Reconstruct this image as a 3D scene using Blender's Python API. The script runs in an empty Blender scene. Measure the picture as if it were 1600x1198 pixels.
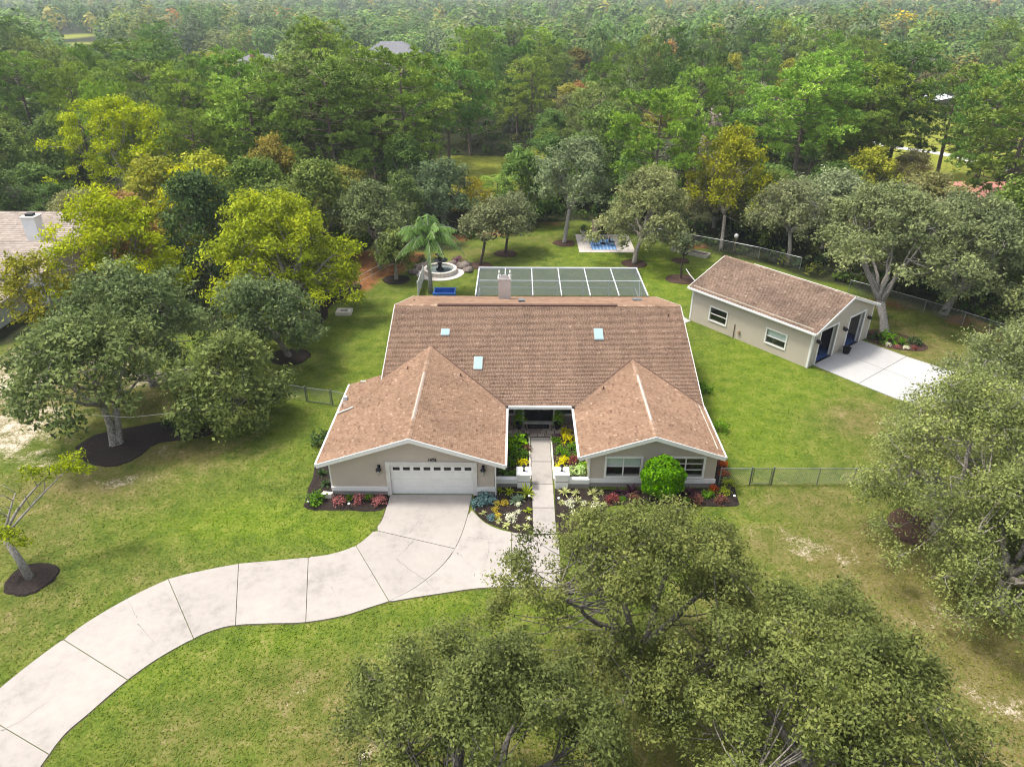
import bpy, math, random
import numpy as np
from mathutils import Vector

SC = bpy.context.scene
COL = SC.collection
# ------------------------------------------------------------------ camera, sky, sun, exposure
cam_d = bpy.data.cameras.new('camera')
cam_d.lens = 24.95; cam_d.sensor_width = 36.0; cam_d.clip_start = 0.5; cam_d.clip_end = 8000
cam = bpy.data.objects.new('camera', cam_d); COL.objects.link(cam)
cam.location = (0, 0, 26.2)
cam.rotation_euler = (math.radians(90 - 29.17), 0, math.radians(0.451))
SC.camera = cam

SUN_DIR = Vector((-0.52, 0.14, 1.10)).normalized()
wd = bpy.data.worlds.new('World'); SC.world = wd; wd.use_nodes = True
nt = wd.node_tree; nt.nodes.clear()
sky = nt.nodes.new('ShaderNodeTexSky'); sky.sky_type = 'NISHITA'; sky.sun_disc = False
sky.sun_elevation = math.asin(SUN_DIR.z); sky.sun_rotation = math.atan2(SUN_DIR.x, SUN_DIR.y)
sky.dust_density = 4.0; sky.air_density = 1.0; sky.ozone_density = 1.0
hs = nt.nodes.new('ShaderNodeHueSaturation'); hs.inputs['Saturation'].default_value = 0.45
bg = nt.nodes.new('ShaderNodeBackground'); bg.inputs['Strength'].default_value = 0.15
wo = nt.nodes.new('ShaderNodeOutputWorld')
nt.links.new(sky.outputs[0], hs.inputs['Color']); nt.links.new(hs.outputs[0], bg.inputs['Color'])
nt.links.new(bg.outputs[0], wo.inputs['Surface'])
sd = bpy.data.lights.new('sun', 'SUN'); sd.energy = 2.1; sd.angle = math.radians(10); sd.color = (1.0, 0.95, 0.87)
so = bpy.data.objects.new('sun', sd); COL.objects.link(so)
so.rotation_euler = (-SUN_DIR).to_track_quat('-Z', 'Y').to_euler(); so.location = (-60, 30, 80)
SC.view_settings.view_transform = 'Standard'; SC.view_settings.look = 'None'
SC.view_settings.gamma = 1.0; SC.view_settings.use_curve_mapping = False
SC.view_settings.exposure = 1.05
SC.cycles.use_adaptive_sampling = True; SC.cycles.adaptive_threshold = 0.02
SC.cycles.filter_width = 1.1
SC.cycles.use_denoising = True
SC.cycles.max_bounces = 5; SC.cycles.diffuse_bounces = 3; SC.cycles.glossy_bounces = 2
SC.cycles.transmission_bounces = 3; SC.cycles.transparent_max_bounces = 8; SC.cycles.volume_bounces = 0

# ------------------------------------------------------------------ materials
MATS = {}
def newmat(name):
    m = bpy.data.materials.new(name); m.use_nodes = True
    t = m.node_tree; t.nodes.clear()
    o = t.nodes.new('ShaderNodeOutputMaterial'); b = t.nodes.new('ShaderNodeBsdfPrincipled')
    t.links.new(b.outputs[0], o.inputs['Surface'])
    b.inputs['Specular IOR Level'].default_value = 0.3
    MATS[name] = m
    return m, t, b, o
def N(t, kind, **kw):
    n = t.nodes.new('ShaderNode' + kind)
    for k, v in kw.items():
        if k in n.inputs: n.inputs[k].default_value = v
        else: setattr(n, k, v)
    return n
def ramp(t, fac, stops):
    r = t.nodes.new('ShaderNodeValToRGB'); t.links.new(fac, r.inputs[0])
    el = r.color_ramp.elements
    while len(el) < len(stops): el.new(0.5)
    for e, (p, c) in zip(el, stops): e.position = p; e.color = (*c, 1) if len(c) == 3 else c
    return r.outputs[0]
def mixc(t, fac, a, b, mode='MIX'):
    m = t.nodes.new('ShaderNodeMix'); m.data_type = 'RGBA'; m.blend_type = mode
    for v, s in ((fac, m.inputs[0]), (a, m.inputs[6]), (b, m.inputs[7])):
        if hasattr(v, 'links') or isinstance(v, bpy.types.NodeSocket): t.links.new(v, s)
        elif isinstance(v, (int, float)): s.default_value = v
        else: s.default_value = (*v, 1)
    return m.outputs[2]
def math_(t, op, a, b=0.0, c=None, clamp=False):
    m = t.nodes.new('ShaderNodeMath'); m.operation = op; m.use_clamp = clamp
    for i, v in enumerate((a, b) if c is None else (a, b, c)):
        if isinstance(v, bpy.types.NodeSocket): t.links.new(v, m.inputs[i])
        else: m.inputs[i].default_value = v
    return m.outputs[0]
def coords(t, scale=None):
    g = t.nodes.new('ShaderNodeNewGeometry')
    return g.outputs['Position']
def noise(t, vec, scale, detail=4, rough=0.55, out=0):
    n = N(t, 'TexNoise', Scale=scale, Detail=detail, Roughness=rough)
    if vec is not None: t.links.new(vec, n.inputs['Vector'])
    return n.outputs[out]
def bump(t, b, h, strength=0.3, dist=0.02):
    n = N(t, 'Bump', Strength=strength, Distance=dist)
    t.links.new(h, n.inputs['Height']); t.links.new(n.outputs[0], b.inputs['Normal'])

def plain(name, col, rough=0.7, var=0.12, scale=3.0, bumps=0.0, metal=0.0, spec=0.3, fine=40.0):
    m, t, b, o = newmat(name); p = coords(t)
    n1 = noise(t, p, scale); n2 = noise(t, p, fine, 2)
    s = math_(t, 'ADD', math_(t, 'MULTIPLY', n1, 0.65), math_(t, 'MULTIPLY', n2, 0.35))
    lo = tuple(c * (1 - var * 2) for c in col); hi = tuple(min(1, c * (1 + var * 2)) for c in col)
    t.links.new(ramp(t, s, [(0.3, lo), (0.7, hi)]), b.inputs['Base Color'])
    b.inputs['Roughness'].default_value = rough; b.inputs['Metallic'].default_value = metal
    b.inputs['Specular IOR Level'].default_value = spec
    if bumps: bump(t, b, n2, bumps)
    return m

plain('stucco_beige', (0.46, 0.395, 0.33), 0.85, 0.04, 0.6, 0.2)
plain('chimney_stucco', (0.56, 0.51, 0.465), 0.85, 0.05, 1.0, 0.2)
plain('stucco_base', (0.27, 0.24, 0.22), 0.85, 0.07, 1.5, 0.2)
plain('white_paint', (0.72, 0.71, 0.68), 0.55, 0.03, 1.5)
plain('white_trim_worn', (0.60, 0.58, 0.545), 0.6, 0.07, 2.0)
plain('siding', (0.45, 0.40, 0.32), 0.6, 0.03, 0.7)
plain('soffit', (0.55, 0.52, 0.48), 0.8, 0.03)
plain('black_metal', (0.018, 0.018, 0.02), 0.4, 0.2, 6, metal=0.3)
plain('galv', (0.33, 0.34, 0.34), 0.45, 0.12, 6, metal=0.6)
plain('galv_dark', (0.16, 0.18, 0.18), 0.5, 0.15, 6, metal=0.4)
plain('alu_white', (0.56, 0.58, 0.60), 0.4, 0.03, 3)
plain('mulch', (0.020, 0.013, 0.010), 0.95, 0.42, 7.0, 0.9, fine=22.0)
plain('mulch_brown', (0.055, 0.030, 0.020), 0.95, 0.4, 6.0, 0.8, fine=22.0)
plain('soil_edge', (0.075, 0.068, 0.030), 0.95, 0.3, 4)
plain('pool_deck', (0.15, 0.16, 0.15), 0.8, 0.1, 2)
plain('soil_dark', (0.035, 0.026, 0.018), 0.95, 0.3, 4, 0.6)
plain('stone_light', (0.60, 0.55, 0.48), 0.85, 0.15, 2.0, 0.5)
plain('stone_fire', (0.46, 0.36, 0.27), 0.85, 0.2, 2.5, 0.6)
plain('boulder', (0.16, 0.13, 0.11), 0.9, 0.3, 2.5, 0.7)
plain('urn', (0.62, 0.58, 0.50), 0.8, 0.08, 3)
plain('dark_door', (0.012, 0.011, 0.012), 0.35, 0.2, 5)
plain('frosted', (0.30, 0.29, 0.24), 0.3, 0.1, 3, spec=0.6)
plain('blinds', (0.78, 0.82, 0.78), 0.7, 0.03, 2)
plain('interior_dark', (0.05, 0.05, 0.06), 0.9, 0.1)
plain('floor_blue', (0.045, 0.085, 0.22), 0.4, 0.2, 1.5)
plain('blue_plastic', (0.03, 0.13, 0.45), 0.4, 0.1, 3)
plain('box_tan', (0.35, 0.25, 0.15), 0.8, 0.15, 3)
plain('box_white', (0.6, 0.62, 0.66), 0.6, 0.1, 3)
plain('box_blue', (0.08, 0.14, 0.3), 0.6, 0.1, 3)
plain('wood_post', (0.22, 0.15, 0.09), 0.8, 0.2, 4, 0.3)
plain('wood_grey', (0.38, 0.35, 0.30), 0.85, 0.15, 4, 0.3)
plain('terracotta', (0.24, 0.11, 0.06), 0.8, 0.1, 3)
plain('dark_brown', (0.10, 0.055, 0.04), 0.9, 0.15, 3)
plain('vent_tan', (0.46, 0.36, 0.30), 0.85, 0.06, 3)
plain('roof_grey', (0.16, 0.16, 0.17), 0.85, 0.15, 1.2, 0.2)
plain('roof_pink', (0.48, 0.21, 0.17), 0.85, 0.10, 1.2, 0.2)
plain('brick_red', (0.36, 0.15, 0.09), 0.85, 0.15, 3, 0.2)
plain('white_wall', (0.72, 0.74, 0.76), 0.7, 0.03, 1.0)
plain('water_dark', (0.16, 0.19, 0.19), 0.12, 0.15, 2.0, spec=0.5)
plain('road', (0.55, 0.54, 0.51), 0.9, 0.08, 0.6, 0.2)
plain('mat_black', (0.012, 0.011, 0.012), 0.95, 0.2, 8)
plain('mat_letter', (0.12, 0.11, 0.11), 0.9, 0.1, 8)
plain('pole_wood', (0.36, 0.34, 0.31), 0.85, 0.15, 2)
plain('globe', (0.85, 0.85, 0.82), 0.3, 0.02, 3)
plain('rug_blue', (0.10, 0.24, 0.50), 0.9, 0.15, 4)
plain('rug_pale', (0.42, 0.56, 0.72), 0.9, 0.1, 4)
plain('crack', (0.20, 0.185, 0.17), 0.95, 0.2, 6)
plain('skylight', (0.26, 0.47, 0.56), 0.35, 0.04, 1.5, spec=0.25)

def concrete(name, col, stain=0.18):
    m, t, b, o = newmat(name); p = coords(t)
    n1 = noise(t, p, 0.35, 5, 0.6); n2 = noise(t, p, 2.2, 5, 0.65); n3 = noise(t, p, 30, 3, 0.6)
    oi = N(t, 'ObjectInfo')
    s = math_(t, 'ADD', math_(t, 'ADD', math_(t, 'MULTIPLY', n1, 0.45), math_(t, 'MULTIPLY', n2, 0.35)), math_(t, 'MULTIPLY', n3, 0.2))
    c = ramp(t, s, [(0.3, tuple(x * (1 - stain * 1.6) for x in col)), (0.48, tuple(x * (1 - stain * .3) for x in col)), (0.7, tuple(min(1, x * 1.08) for x in col))])
    v = math_(t, 'ADD', math_(t, 'MULTIPLY', oi.outputs['Random'], 0.09), 0.955)
    hv = N(t, 'HueSaturation'); t.links.new(c, hv.inputs['Color']); t.links.new(v, hv.inputs['Value'])
    t.links.new(hv.outputs[0], b.inputs['Base Color']); b.inputs['Roughness'].default_value = 0.9
    bump(t, b, n3, 0.25, 0.01)
concrete('concrete', (0.345, 0.314, 0.284), 0.28)
concrete('concrete_new', (0.385, 0.378, 0.367), 0.12)
concrete('paver_light', (0.50, 0.45, 0.41), 0.15)

def shingle_mat(name, stops, stain):
    m, t, b, o = newmat(name); p = coords(t)
    a = N(t, 'Attribute', attribute_name='tint'); n1 = noise(t, p, 0.33, 5, 0.6); n2 = noise(t, p, 25, 2)
    c = ramp(t, a.outputs['Fac'], stops)
    k = ramp(t, n1, [(0.32, (1 - stain,) * 3), (0.62, (1.0,) * 3)])
    c = mixc(t, 1.0, c, k, 'MULTIPLY')
    mp = N(t, 'Mapping'); mp.inputs['Scale'].default_value = (1.5, .13, .13) if name == 'shingles_main' else (.5, .5, .5); t.links.new(p, mp.inputs['Vector'])
    k = ramp(t, noise(t, mp.outputs[0], 1.0, 5, 0.6), [(0.36, (1 - stain * 1.1,) * 3), (0.56, (1.0,) * 3)])
    c = mixc(t, 1.0, c, k, 'MULTIPLY')
    g2 = ramp(t, n2, [(0.3, (0.8,) * 3), (0.7, (1.12,) * 3)])
    c = mixc(t, 1.0, c, g2, 'MULTIPLY')
    t.links.new(c, b.inputs['Base Color']); b.inputs['Roughness'].default_value = 0.95
    b.inputs['Specular IOR Level'].default_value = 0.15
shingle_mat('shingles_main', [(0.0, (0.125, 0.077, 0.052)), (0.35, (0.195, 0.124, 0.084)), (0.75, (0.245, 0.160, 0.110)), (1.0, (0.34, 0.245, 0.175))], 0.15)
shingle_mat('shingles_wing', [(0.0, (0.145, 0.083, 0.052)), (0.35, (0.240, 0.148, 0.096)), (0.75, (0.300, 0.192, 0.128)), (1.0, (0.39, 0.280, 0.20))], 0.14)
shingle_mat('shingles_shed', [(0.0, (0.12, 0.080, 0.058)), (0.35, (0.205, 0.140, 0.102)), (0.75, (0.270, 0.192, 0.142)), (1.0, (0.40, 0.31, 0.24))], 0.25)
shingle_mat('shingles_tan', [(0.0, (0.26, 0.215, 0.18)), (0.5, (0.35, 0.295, 0.25)), (1.0, (0.43, 0.37, 0.32))], 0.12)

def leaf_mat(name, attr, trans=0.34):
    m, t, b, o = newmat(name)
    if attr: base = N(t, 'Attribute', attribute_name='col').outputs['Color']
    else: base = N(t, 'ObjectInfo').outputs['Color']
    a = N(t, 'Attribute', attribute_name='tint').outputs['Fac']
    hv = N(t, 'HueSaturation', Saturation=1.14); t.links.new(base, hv.inputs['Color'])
    t.links.new(math_(t, 'ADD', math_(t, 'MULTIPLY', a, 2.3), 0.95), hv.inputs['Value'])
    t.links.new(math_(t, 'ADD', math_(t, 'MULTIPLY', a, -0.035), 0.5175), hv.inputs['Hue'])
    c = hv.outputs[0]
    t.links.new(c, b.inputs['Base Color']); b.inputs['Roughness'].default_value = 0.6
    b.inputs['Specular IOR Level'].default_value = 0.12
    tr = N(t, 'BsdfTranslucent'); t.links.new(c, tr.inputs['Color'])
    mx = N(t, 'MixShader'); mx.inputs[0].default_value = trans
    t.links.new(b.outputs[0], mx.inputs[1]); t.links.new(tr.outputs[0], mx.inputs[2]); t.links.new(mx.outputs[0], o.inputs['Surface'])
leaf_mat('leaf', False); leaf_mat('leaf_mass', True); leaf_mat('needle', False, 0.16)

def bark_mat(name, c0, c1):
    m, t, b, o = newmat(name); p = coords(t); n = noise(t, p, 9, 4, 0.6)
    t.links.new(ramp(t, n, [(0.35, c0), (0.62, c1)]), b.inputs['Base Color']); b.inputs['Roughness'].default_value = 0.9
    bump(t, b, n, 0.5, 0.04)
bark_mat('bark_oak', (0.10, 0.085, 0.07), (0.34, 0.31, 0.27))
bark_mat('bark_pale', (0.15, 0.135, 0.115), (0.33, 0.305, 0.275))
bark_mat('bark_mid', (0.060, 0.052, 0.042), (0.21, 0.19, 0.165))
bark_mat('bark_dark', (0.025, 0.018, 0.014), (0.09, 0.07, 0.055))
bark_mat('bark_pine', (0.07, 0.05, 0.04), (0.22, 0.17, 0.14))
bark_mat('bark_palm', (0.20, 0.185, 0.165), (0.40, 0.37, 0.33))

def glass_mat():
    m, t, b, o = newmat('glass')
    t.nodes.remove(b)
    tr = N(t, 'BsdfTransparent'); tr.inputs[0].default_value = (0.9, 0.93, 0.93, 1)
    gl = N(t, 'BsdfGlossy', Roughness=0.03); lw = N(t, 'LayerWeight', Blend=0.5)
    mx = N(t, 'MixShader'); t.links.new(math_(t, 'ADD', math_(t, 'MULTIPLY', math_(t, 'POWER', lw.outputs['Facing'], 4.0), 0.8), 0.05), mx.inputs[0])
    t.links.new(tr.outputs[0], mx.inputs[1]); t.links.new(gl.outputs[0], mx.inputs[2]); t.links.new(mx.outputs[0], o.inputs['Surface'])
glass_mat()
def screen_mat():
    m, t, b, o = newmat('screen_mesh')
    b.inputs['Base Color'].default_value = (0.085, 0.100, 0.098, 1); b.inputs['Roughness'].default_value = 0.8
    tr = N(t, 'BsdfTransparent'); mx = N(t, 'MixShader'); mx.inputs[0].default_value = 0.5
    t.links.new(tr.outputs[0], mx.inputs[1]); t.links.new(b.outputs[0], mx.inputs[2]); t.links.new(mx.outputs[0], o.inputs['Surface'])
screen_mat()
def flag_mat():
    m, t, b, o = newmat('flagstone')
    oi = N(t, 'ObjectInfo'); p = coords(t); n = noise(t, p, 6, 3)
    c = ramp(t, oi.outputs['Random'], [(0.0, (0.20, 0.15, 0.13)), (0.4, (0.34, 0.27, 0.23)), (0.7, (0.44, 0.36, 0.29)), (1.0, (0.52, 0.45, 0.37))])
    c = mixc(t, 1.0, c, ramp(t, n, [(0.3, (0.75,) * 3), (0.7, (1.1,) * 3)]), 'MULTIPLY')
    t.links.new(c, b.inputs['Base Color']); b.inputs['Roughness'].default_value = 0.85; bump(t, b, n, 0.3)
flag_mat()
def lawn_mat():
    m, t, b, o = newmat('lawn'); p = coords(t)
    big = noise(t, p, 0.16, 5, 0.62); mid = noise(t, p, 0.9, 5, 0.65); fine = noise(t, p, 5.5, 4, 0.7); vf = noise(t, p, 17, 3, 0.7)
    mot = math_(t, 'ADD', math_(t, 'ADD', math_(t, 'MULTIPLY', mid, 0.42), math_(t, 'MULTIPLY', fine, 0.33)), math_(t, 'MULTIPLY', vf, 0.25))
    mot = math_(t, 'ADD', math_(t, 'MULTIPLY', math_(t, 'SUBTRACT', mot, 0.5), 2.3), 0.5)
    A = lambda nm: N(t, 'Attribute', attribute_name=nm).outputs['Fac']
    def zone(nm, amt, lo, hi):   # zone weight broken up by the mottle
        s = math_(t, 'ADD', A(nm), math_(t, 'MULTIPLY', math_(t, 'SUBTRACT', mot, 0.5), amt))
        mr = N(t, 'MapRange'); mr.inputs[1].default_value = lo; mr.inputs[2].default_value = hi; t.links.new(s, mr.inputs[0]); return mr.outputs[0]
    green = ramp(t, mot, [(0.22, (0.040, 0.066, 0.010)), (0.42, (0.078, 0.112, 0.017)), (0.60, (0.120, 0.145, 0.024)), (0.82, (0.19, 0.185, 0.052))])
    lush = ramp(t, mot, [(0.22, (0.050, 0.084, 0.009)), (0.42, (0.094, 0.142, 0.013)), (0.6, (0.138, 0.180, 0.019)), (0.82, (0.21, 0.22, 0.035))])
    dry = ramp(t, mot, [(0.22, (0.066, 0.068, 0.016)), (0.42, (0.118, 0.108, 0.032)), (0.6, (0.165, 0.138, 0.054)), (0.82, (0.27, 0.215, 0.115))])
    sand = ramp(t, mot, [(0.3, (0.22, 0.17, 0.10)), (0.5, (0.42, 0.35, 0.26)), (0.75, (0.60, 0.53, 0.44))])
    straw = ramp(t, mot, [(0.3, (0.085, 0.035, 0.014)), (0.5, (0.20, 0.088, 0.034)), (0.75, (0.30, 0.15, 0.065))])
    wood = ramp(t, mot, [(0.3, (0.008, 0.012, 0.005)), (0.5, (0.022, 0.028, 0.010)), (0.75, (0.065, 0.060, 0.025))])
    mead = ramp(t, mot, [(0.25, (0.09, 0.11, 0.018)), (0.5, (0.195, 0.215, 0.028)), (0.8, (0.30, 0.28, 0.070))])
    g = mixc(t, ramp(t, big, [(0.42, (0, 0, 0)), (0.62, (0.55,) * 3)]), green, lush)
    c = mixc(t, zone('lush', 0.9, 0.2, 0.75), g, lush)
    c = mixc(t, zone('dry', 1.3, 0.10, 0.8), c, dry)
    c = mixc(t, zone('sand', 1.5, 0.45, 0.95), c, sand)
    c = mixc(t, zone('straw', 1.0, 0.3, 0.6), c, straw)
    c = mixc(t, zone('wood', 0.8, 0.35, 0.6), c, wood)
    c = mixc(t, zone('meadow', 0.8, 0.35, 0.6), c, mead)
    t.links.new(c, b.inputs['Base Color']); b.inputs['Roughness'].default_value = 0.95; b.inputs['Specular IOR Level'].default_value = 0.1
    bump(t, b, math_(t, 'ADD', math_(t, 'MULTIPLY', fine, 0.5), math_(t, 'MULTIPLY', vf, 0.5)), 0.8, 0.09)
lawn_mat()

# ------------------------------------------------------------------ mesh helpers
class MB:
    def __init__(s): s.v = []; s.f = []; s.t = []
    def add(s, vs, fs, tint=0.5):
        o = len(s.v); s.v += [tuple(p) for p in vs]; s.f += [tuple(i + o for i in q) for q in fs]; s.t += [tint] * len(fs)
    def box(s, x0, y0, z0, x1, y1, z1):
        s.add([(x0, y0, z0), (x1, y0, z0), (x1, y1, z0), (x0, y1, z0), (x0, y0, z1), (x1, y0, z1), (x1, y1, z1), (x0, y1, z1)],
              [(0, 3, 2, 1), (4, 5, 6, 7), (0, 1, 5, 4), (1, 2, 6, 5), (2, 3, 7, 6), (3, 0, 4, 7)]); return s
    def prism(s, poly, z0, z1):
        n = len(poly)
        a = sum(poly[i][0] * poly[(i + 1) % n][1] - poly[(i + 1) % n][0] * poly[i][1] for i in range(n))
        if a < 0: poly = poly[::-1]
        s.add([(x, y, z0) for x, y in poly] + [(x, y, z1) for x, y in poly],
              [tuple(range(n - 1, -1, -1)), tuple(range(n, 2 * n))] + [(i, (i + 1) % n, n + (i + 1) % n, n + i) for i in range(n)]); return s
    def extrude(s, pts, d):     # any planar polygon swept along d
        n = len(pts); d = Vector(d); a = [Vector(p) for p in pts]
        s.add(a + [p + d for p in a], [tuple(range(n)), tuple(range(2 * n - 1, n - 1, -1))] + [(i, n + i, n + (i + 1) % n, (i + 1) % n) for i in range(n)]); return s
    def tube(s, pts, rad, n=6, cap=True):
        pts = [Vector(p) for p in pts]; k = len(pts)
        if not hasattr(rad, '__len__'): rad = [rad] * k
        vs = []
        for i, p in enumerate(pts):
            d = (pts[min(i + 1, k - 1)] - pts[max(i - 1, 0)]).normalized()
            u = d.cross(Vector((0.13, 0.21, 1)) if abs(d.z) < 0.9 else Vector((1, 0.1, 0.05))).normalized(); w = d.cross(u)
            for j in range(n):
                a = 2 * math.pi * j / n; vs.append(p + (u * math.cos(a) + w * math.sin(a)) * rad[i])
        fs = [(i * n + j, i * n + (j + 1) % n, (i + 1) * n + (j + 1) % n, (i + 1) * n + j) for i in range(k - 1) for j in range(n)]
        if cap: fs += [tuple(range(n - 1, -1, -1)), tuple(range((k - 1) * n, k * n))]
        s.add(vs, fs); return s
    def lathe(s, c, prof, n=16):
        k = len(prof); vs = [(c[0] + r * math.cos(2 * math.pi * j / n), c[1] + r * math.sin(2 * math.pi * j / n), c[2] + z) for r, z in prof for j in range(n)]
        fs = [(i * n + j, i * n + (j + 1) % n, (i + 1) * n + (j + 1) % n, (i + 1) * n + j) for i in range(k - 1) for j in range(n)]
        s.add(vs, fs + [tuple(range(n - 1, -1, -1)), tuple(range((k - 1) * n, k * n))]); return s
    def bar(s, a, b, w, h=None):
        a, b = Vector(a), Vector(b); h = h or w; d = (b - a).normalized()
        u = d.cross(Vector((0, 0, 1)) if abs(d.z) < 0.95 else Vector((0, 1, 0))).normalized() * w / 2; q = u.cross(d).normalized() * h / 2
        s.add([a - u - q, a + u - q, a + u + q, a - u + q, b - u - q, b + u - q, b + u + q, b - u + q],
              [(0, 3, 2, 1), (4, 5, 6, 7), (0, 1, 5, 4), (1, 2, 6, 5), (2, 3, 7, 6), (3, 0, 4, 7)]); return s
    def build(s, name, mat, parent=None, local=False, smooth=False, tint=False):
        me = bpy.data.meshes.new(name); off = Vector((0, 0, 0))
        if parent is not None and not local:
            off = Vector(parent.location)
            if parent.parent is not None: off += Vector(parent.parent.location)
        me.from_pydata([(x - off.x, y - off.y, z - off.z) for x, y, z in s.v], [], s.f)
        me.materials.append(MATS[mat])
        if tint:
            a = me.attributes.new('tint', 'FLOAT', 'FACE'); a.data.foreach_set('value', np.array(s.t, dtype=np.float32))
        if smooth: me.polygons.foreach_set('use_smooth', [True] * len(me.polygons))
        me.update()
        ob = bpy.data.objects.new(name, me); COL.objects.link(ob); ob.parent = parent
        return ob
def tag(o, label=None, cat=None, group=None, kind=None):
    for k, v in (('label', label), ('category', cat), ('group', group), ('kind', kind)):
        if v: o[k] = v
    return o
def thing(name, label, cat, loc=(0, 0, 0), rz=0.0, group=None):
    o = bpy.data.objects.new(name, None); COL.objects.link(o); o.location = loc; o.rotation_euler = (0, 0, rz); o.empty_display_size = 0.3
    return tag(o, label, cat, group)
def box(name, mat, parent, *b, local=False): return MB().box(*b).build(name, mat, parent, local)
def np_mesh(name, verts, k, mat, attrs=None):
    """mesh of separate k-gons from a (n*k,3) array; attrs: per-face arrays"""
    n = len(verts) // k; me = bpy.data.meshes.new(name)
    me.vertices.add(len(verts)); me.vertices.foreach_set('co', np.ascontiguousarray(verts, dtype=np.float32).ravel())
    me.loops.add(n * k); me.loops.foreach_set('vertex_index', np.arange(n * k, dtype=np.int32))
    me.polygons.add(n); me.polygons.foreach_set('loop_start', np.arange(0, n * k, k, dtype=np.int32))
    for nm, a in (attrs or {}).items():
        a = np.asarray(a, dtype=np.float32)
        if a.ndim == 1: at = me.attributes.new(nm, 'FLOAT', 'FACE'); at.data.foreach_set('value', a)
        else: at = me.attributes.new(nm, 'FLOAT_COLOR', 'FACE'); at.data.foreach_set('color', a.ravel())
    me.materials.append(MATS[mat]); me.update(calc_edges=True)
    return me
def obj(name, me, parent=None, color=None):
    o = bpy.data.objects.new(name, me); COL.objects.link(o); o.parent = parent
    if color is not None: o.color = (*color, 1)
    return o
def catmull(pts, n=8):
    P = [Vector((*p, 0)) if len(p) == 2 else Vector(p) for p in pts]; out = []
    for i in range(len(P) - 1):
        a, b, c, d = P[max(i - 1, 0)], P[i], P[i + 1], P[min(i + 2, len(P) - 1)]
        for j in range(n):
            u = j / n
            out.append(0.5 * ((2 * b) + (c - a) * u + (2 * a - 5 * b + 4 * c - d) * u * u + (3 * b - a - 3 * c + d) * u ** 3))
    out.append(P[-1]); return out
def clip_poly(poly, clip):
    out = poly; n = len(clip)
    for i in range(n):
        a, b = clip[i], clip[(i + 1) % n]; inp = out; out = []
        side = lambda p: (b[0] - a[0]) * (p[1] - a[1]) - (b[1] - a[1]) * (p[0] - a[0])
        for j in range(len(inp)):
            p, q = inp[j], inp[(j + 1) % len(inp)]; sp_, sq = side(p), side(q)
            if sp_ >= 0: out.append(p)
            if (sp_ >= 0) != (sq >= 0):
                k = sp_ / (sp_ - sq); out.append((p[0] + (q[0] - p[0]) * k, p[1] + (q[1] - p[1]) * k))
        if not out: return []
    return out
def shingle_slope(name, mat, parent, O, u, v, poly, seed, tab=0.21, course=0.125, local=False):
    """overlapping shingle tabs over a roof slope; poly is a CCW polygon in (s along u, t up v)"""
    rng = random.Random(seed); O, u, v = Vector(O), Vector(u).normalized(), Vector(v).normalized(); n = u.cross(v).normalized()
    if n.z < 0: n = -n
    mb = MB(); s0 = min(p[0] for p in poly); s1 = max(p[0] for p in poly); t0 = min(p[1] for p in poly); t1 = max(p[1] for p in poly)
    r = 0; t = t0
    while t < t1:
        s = s0 - rng.random() * tab
        while s < s1:
            w = tab * rng.choice((0.55, 0.8, 1.0, 1.0, 1.2)); q = clip_poly([(s, t), (s + w - 0.012, t), (s + w - 0.012, t + course), (s, t + course)], poly)
            if len(q) >= 3:
                lift = rng.uniform(0.018, 0.034)
                top = [O + u * a + v * b + n * (0.006 + lift * (1 - (b - t) / course)) for a, b in q]
                bot = [O + u * a + v * b - n * 0.01 for a, b in q]; k = len(q)
                mb.add(top + bot, [tuple(range(k))] + [(i, k + i, k + (i + 1) % k, (i + 1) % k) for i in range(k)], min(1, max(0, rng.gauss(0.5, 0.165))))
            s += w
        t += course; r += 1
    o = mb.build(name, mat, parent, local, tint=True); o['kind'] = 'stuff'
    return o

DRIVE_UP = [(-7.46, 33.43), (-7.51, 32.08), (-7.67, 30.68), (-8.51, 29.11), (-9.72, 28.36), (-11.0, 28.06), (-12.61, 27.81), (-14.37, 27.56), (-16.02, 27.08), (-17.56, 26.44), (-19.05, 25.13), (-20.19, 23.71), (-20.88, 22.5), (-21.5, 21.33), (-22.08, 20.0), (-22.7, 18.3), (-23.0, 15.5)]
DRIVE_LOW = [(2.3, 26.05), (0.91, 26.01), (-1.48, 25.95), (-3.68, 25.55), (-6.28, 24.94), (-8.13, 24.12), (-9.92, 23.68), (-11.65, 23.58), (-13.26, 23.46), (-14.19, 23.11), (-14.84, 22.66), (-15.92, 21.61), (-16.78, 20.43), (-17.6, 18.81), (-18.09, 17.81), (-18.24, 16.52), (-18.35, 14.0)]
DRIVE_CURVE = [(-2.61, 33.47), (-2.78, 31.27), (-3.16, 29.15), (-3.86, 27.45), (-5.0, 25.96), (-6.2, 25.02)]
BED_ARC = [(-2.53, 31.94), (-1.68, 30.84), (-0.59, 30.21), (0.89, 29.9)]
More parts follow.
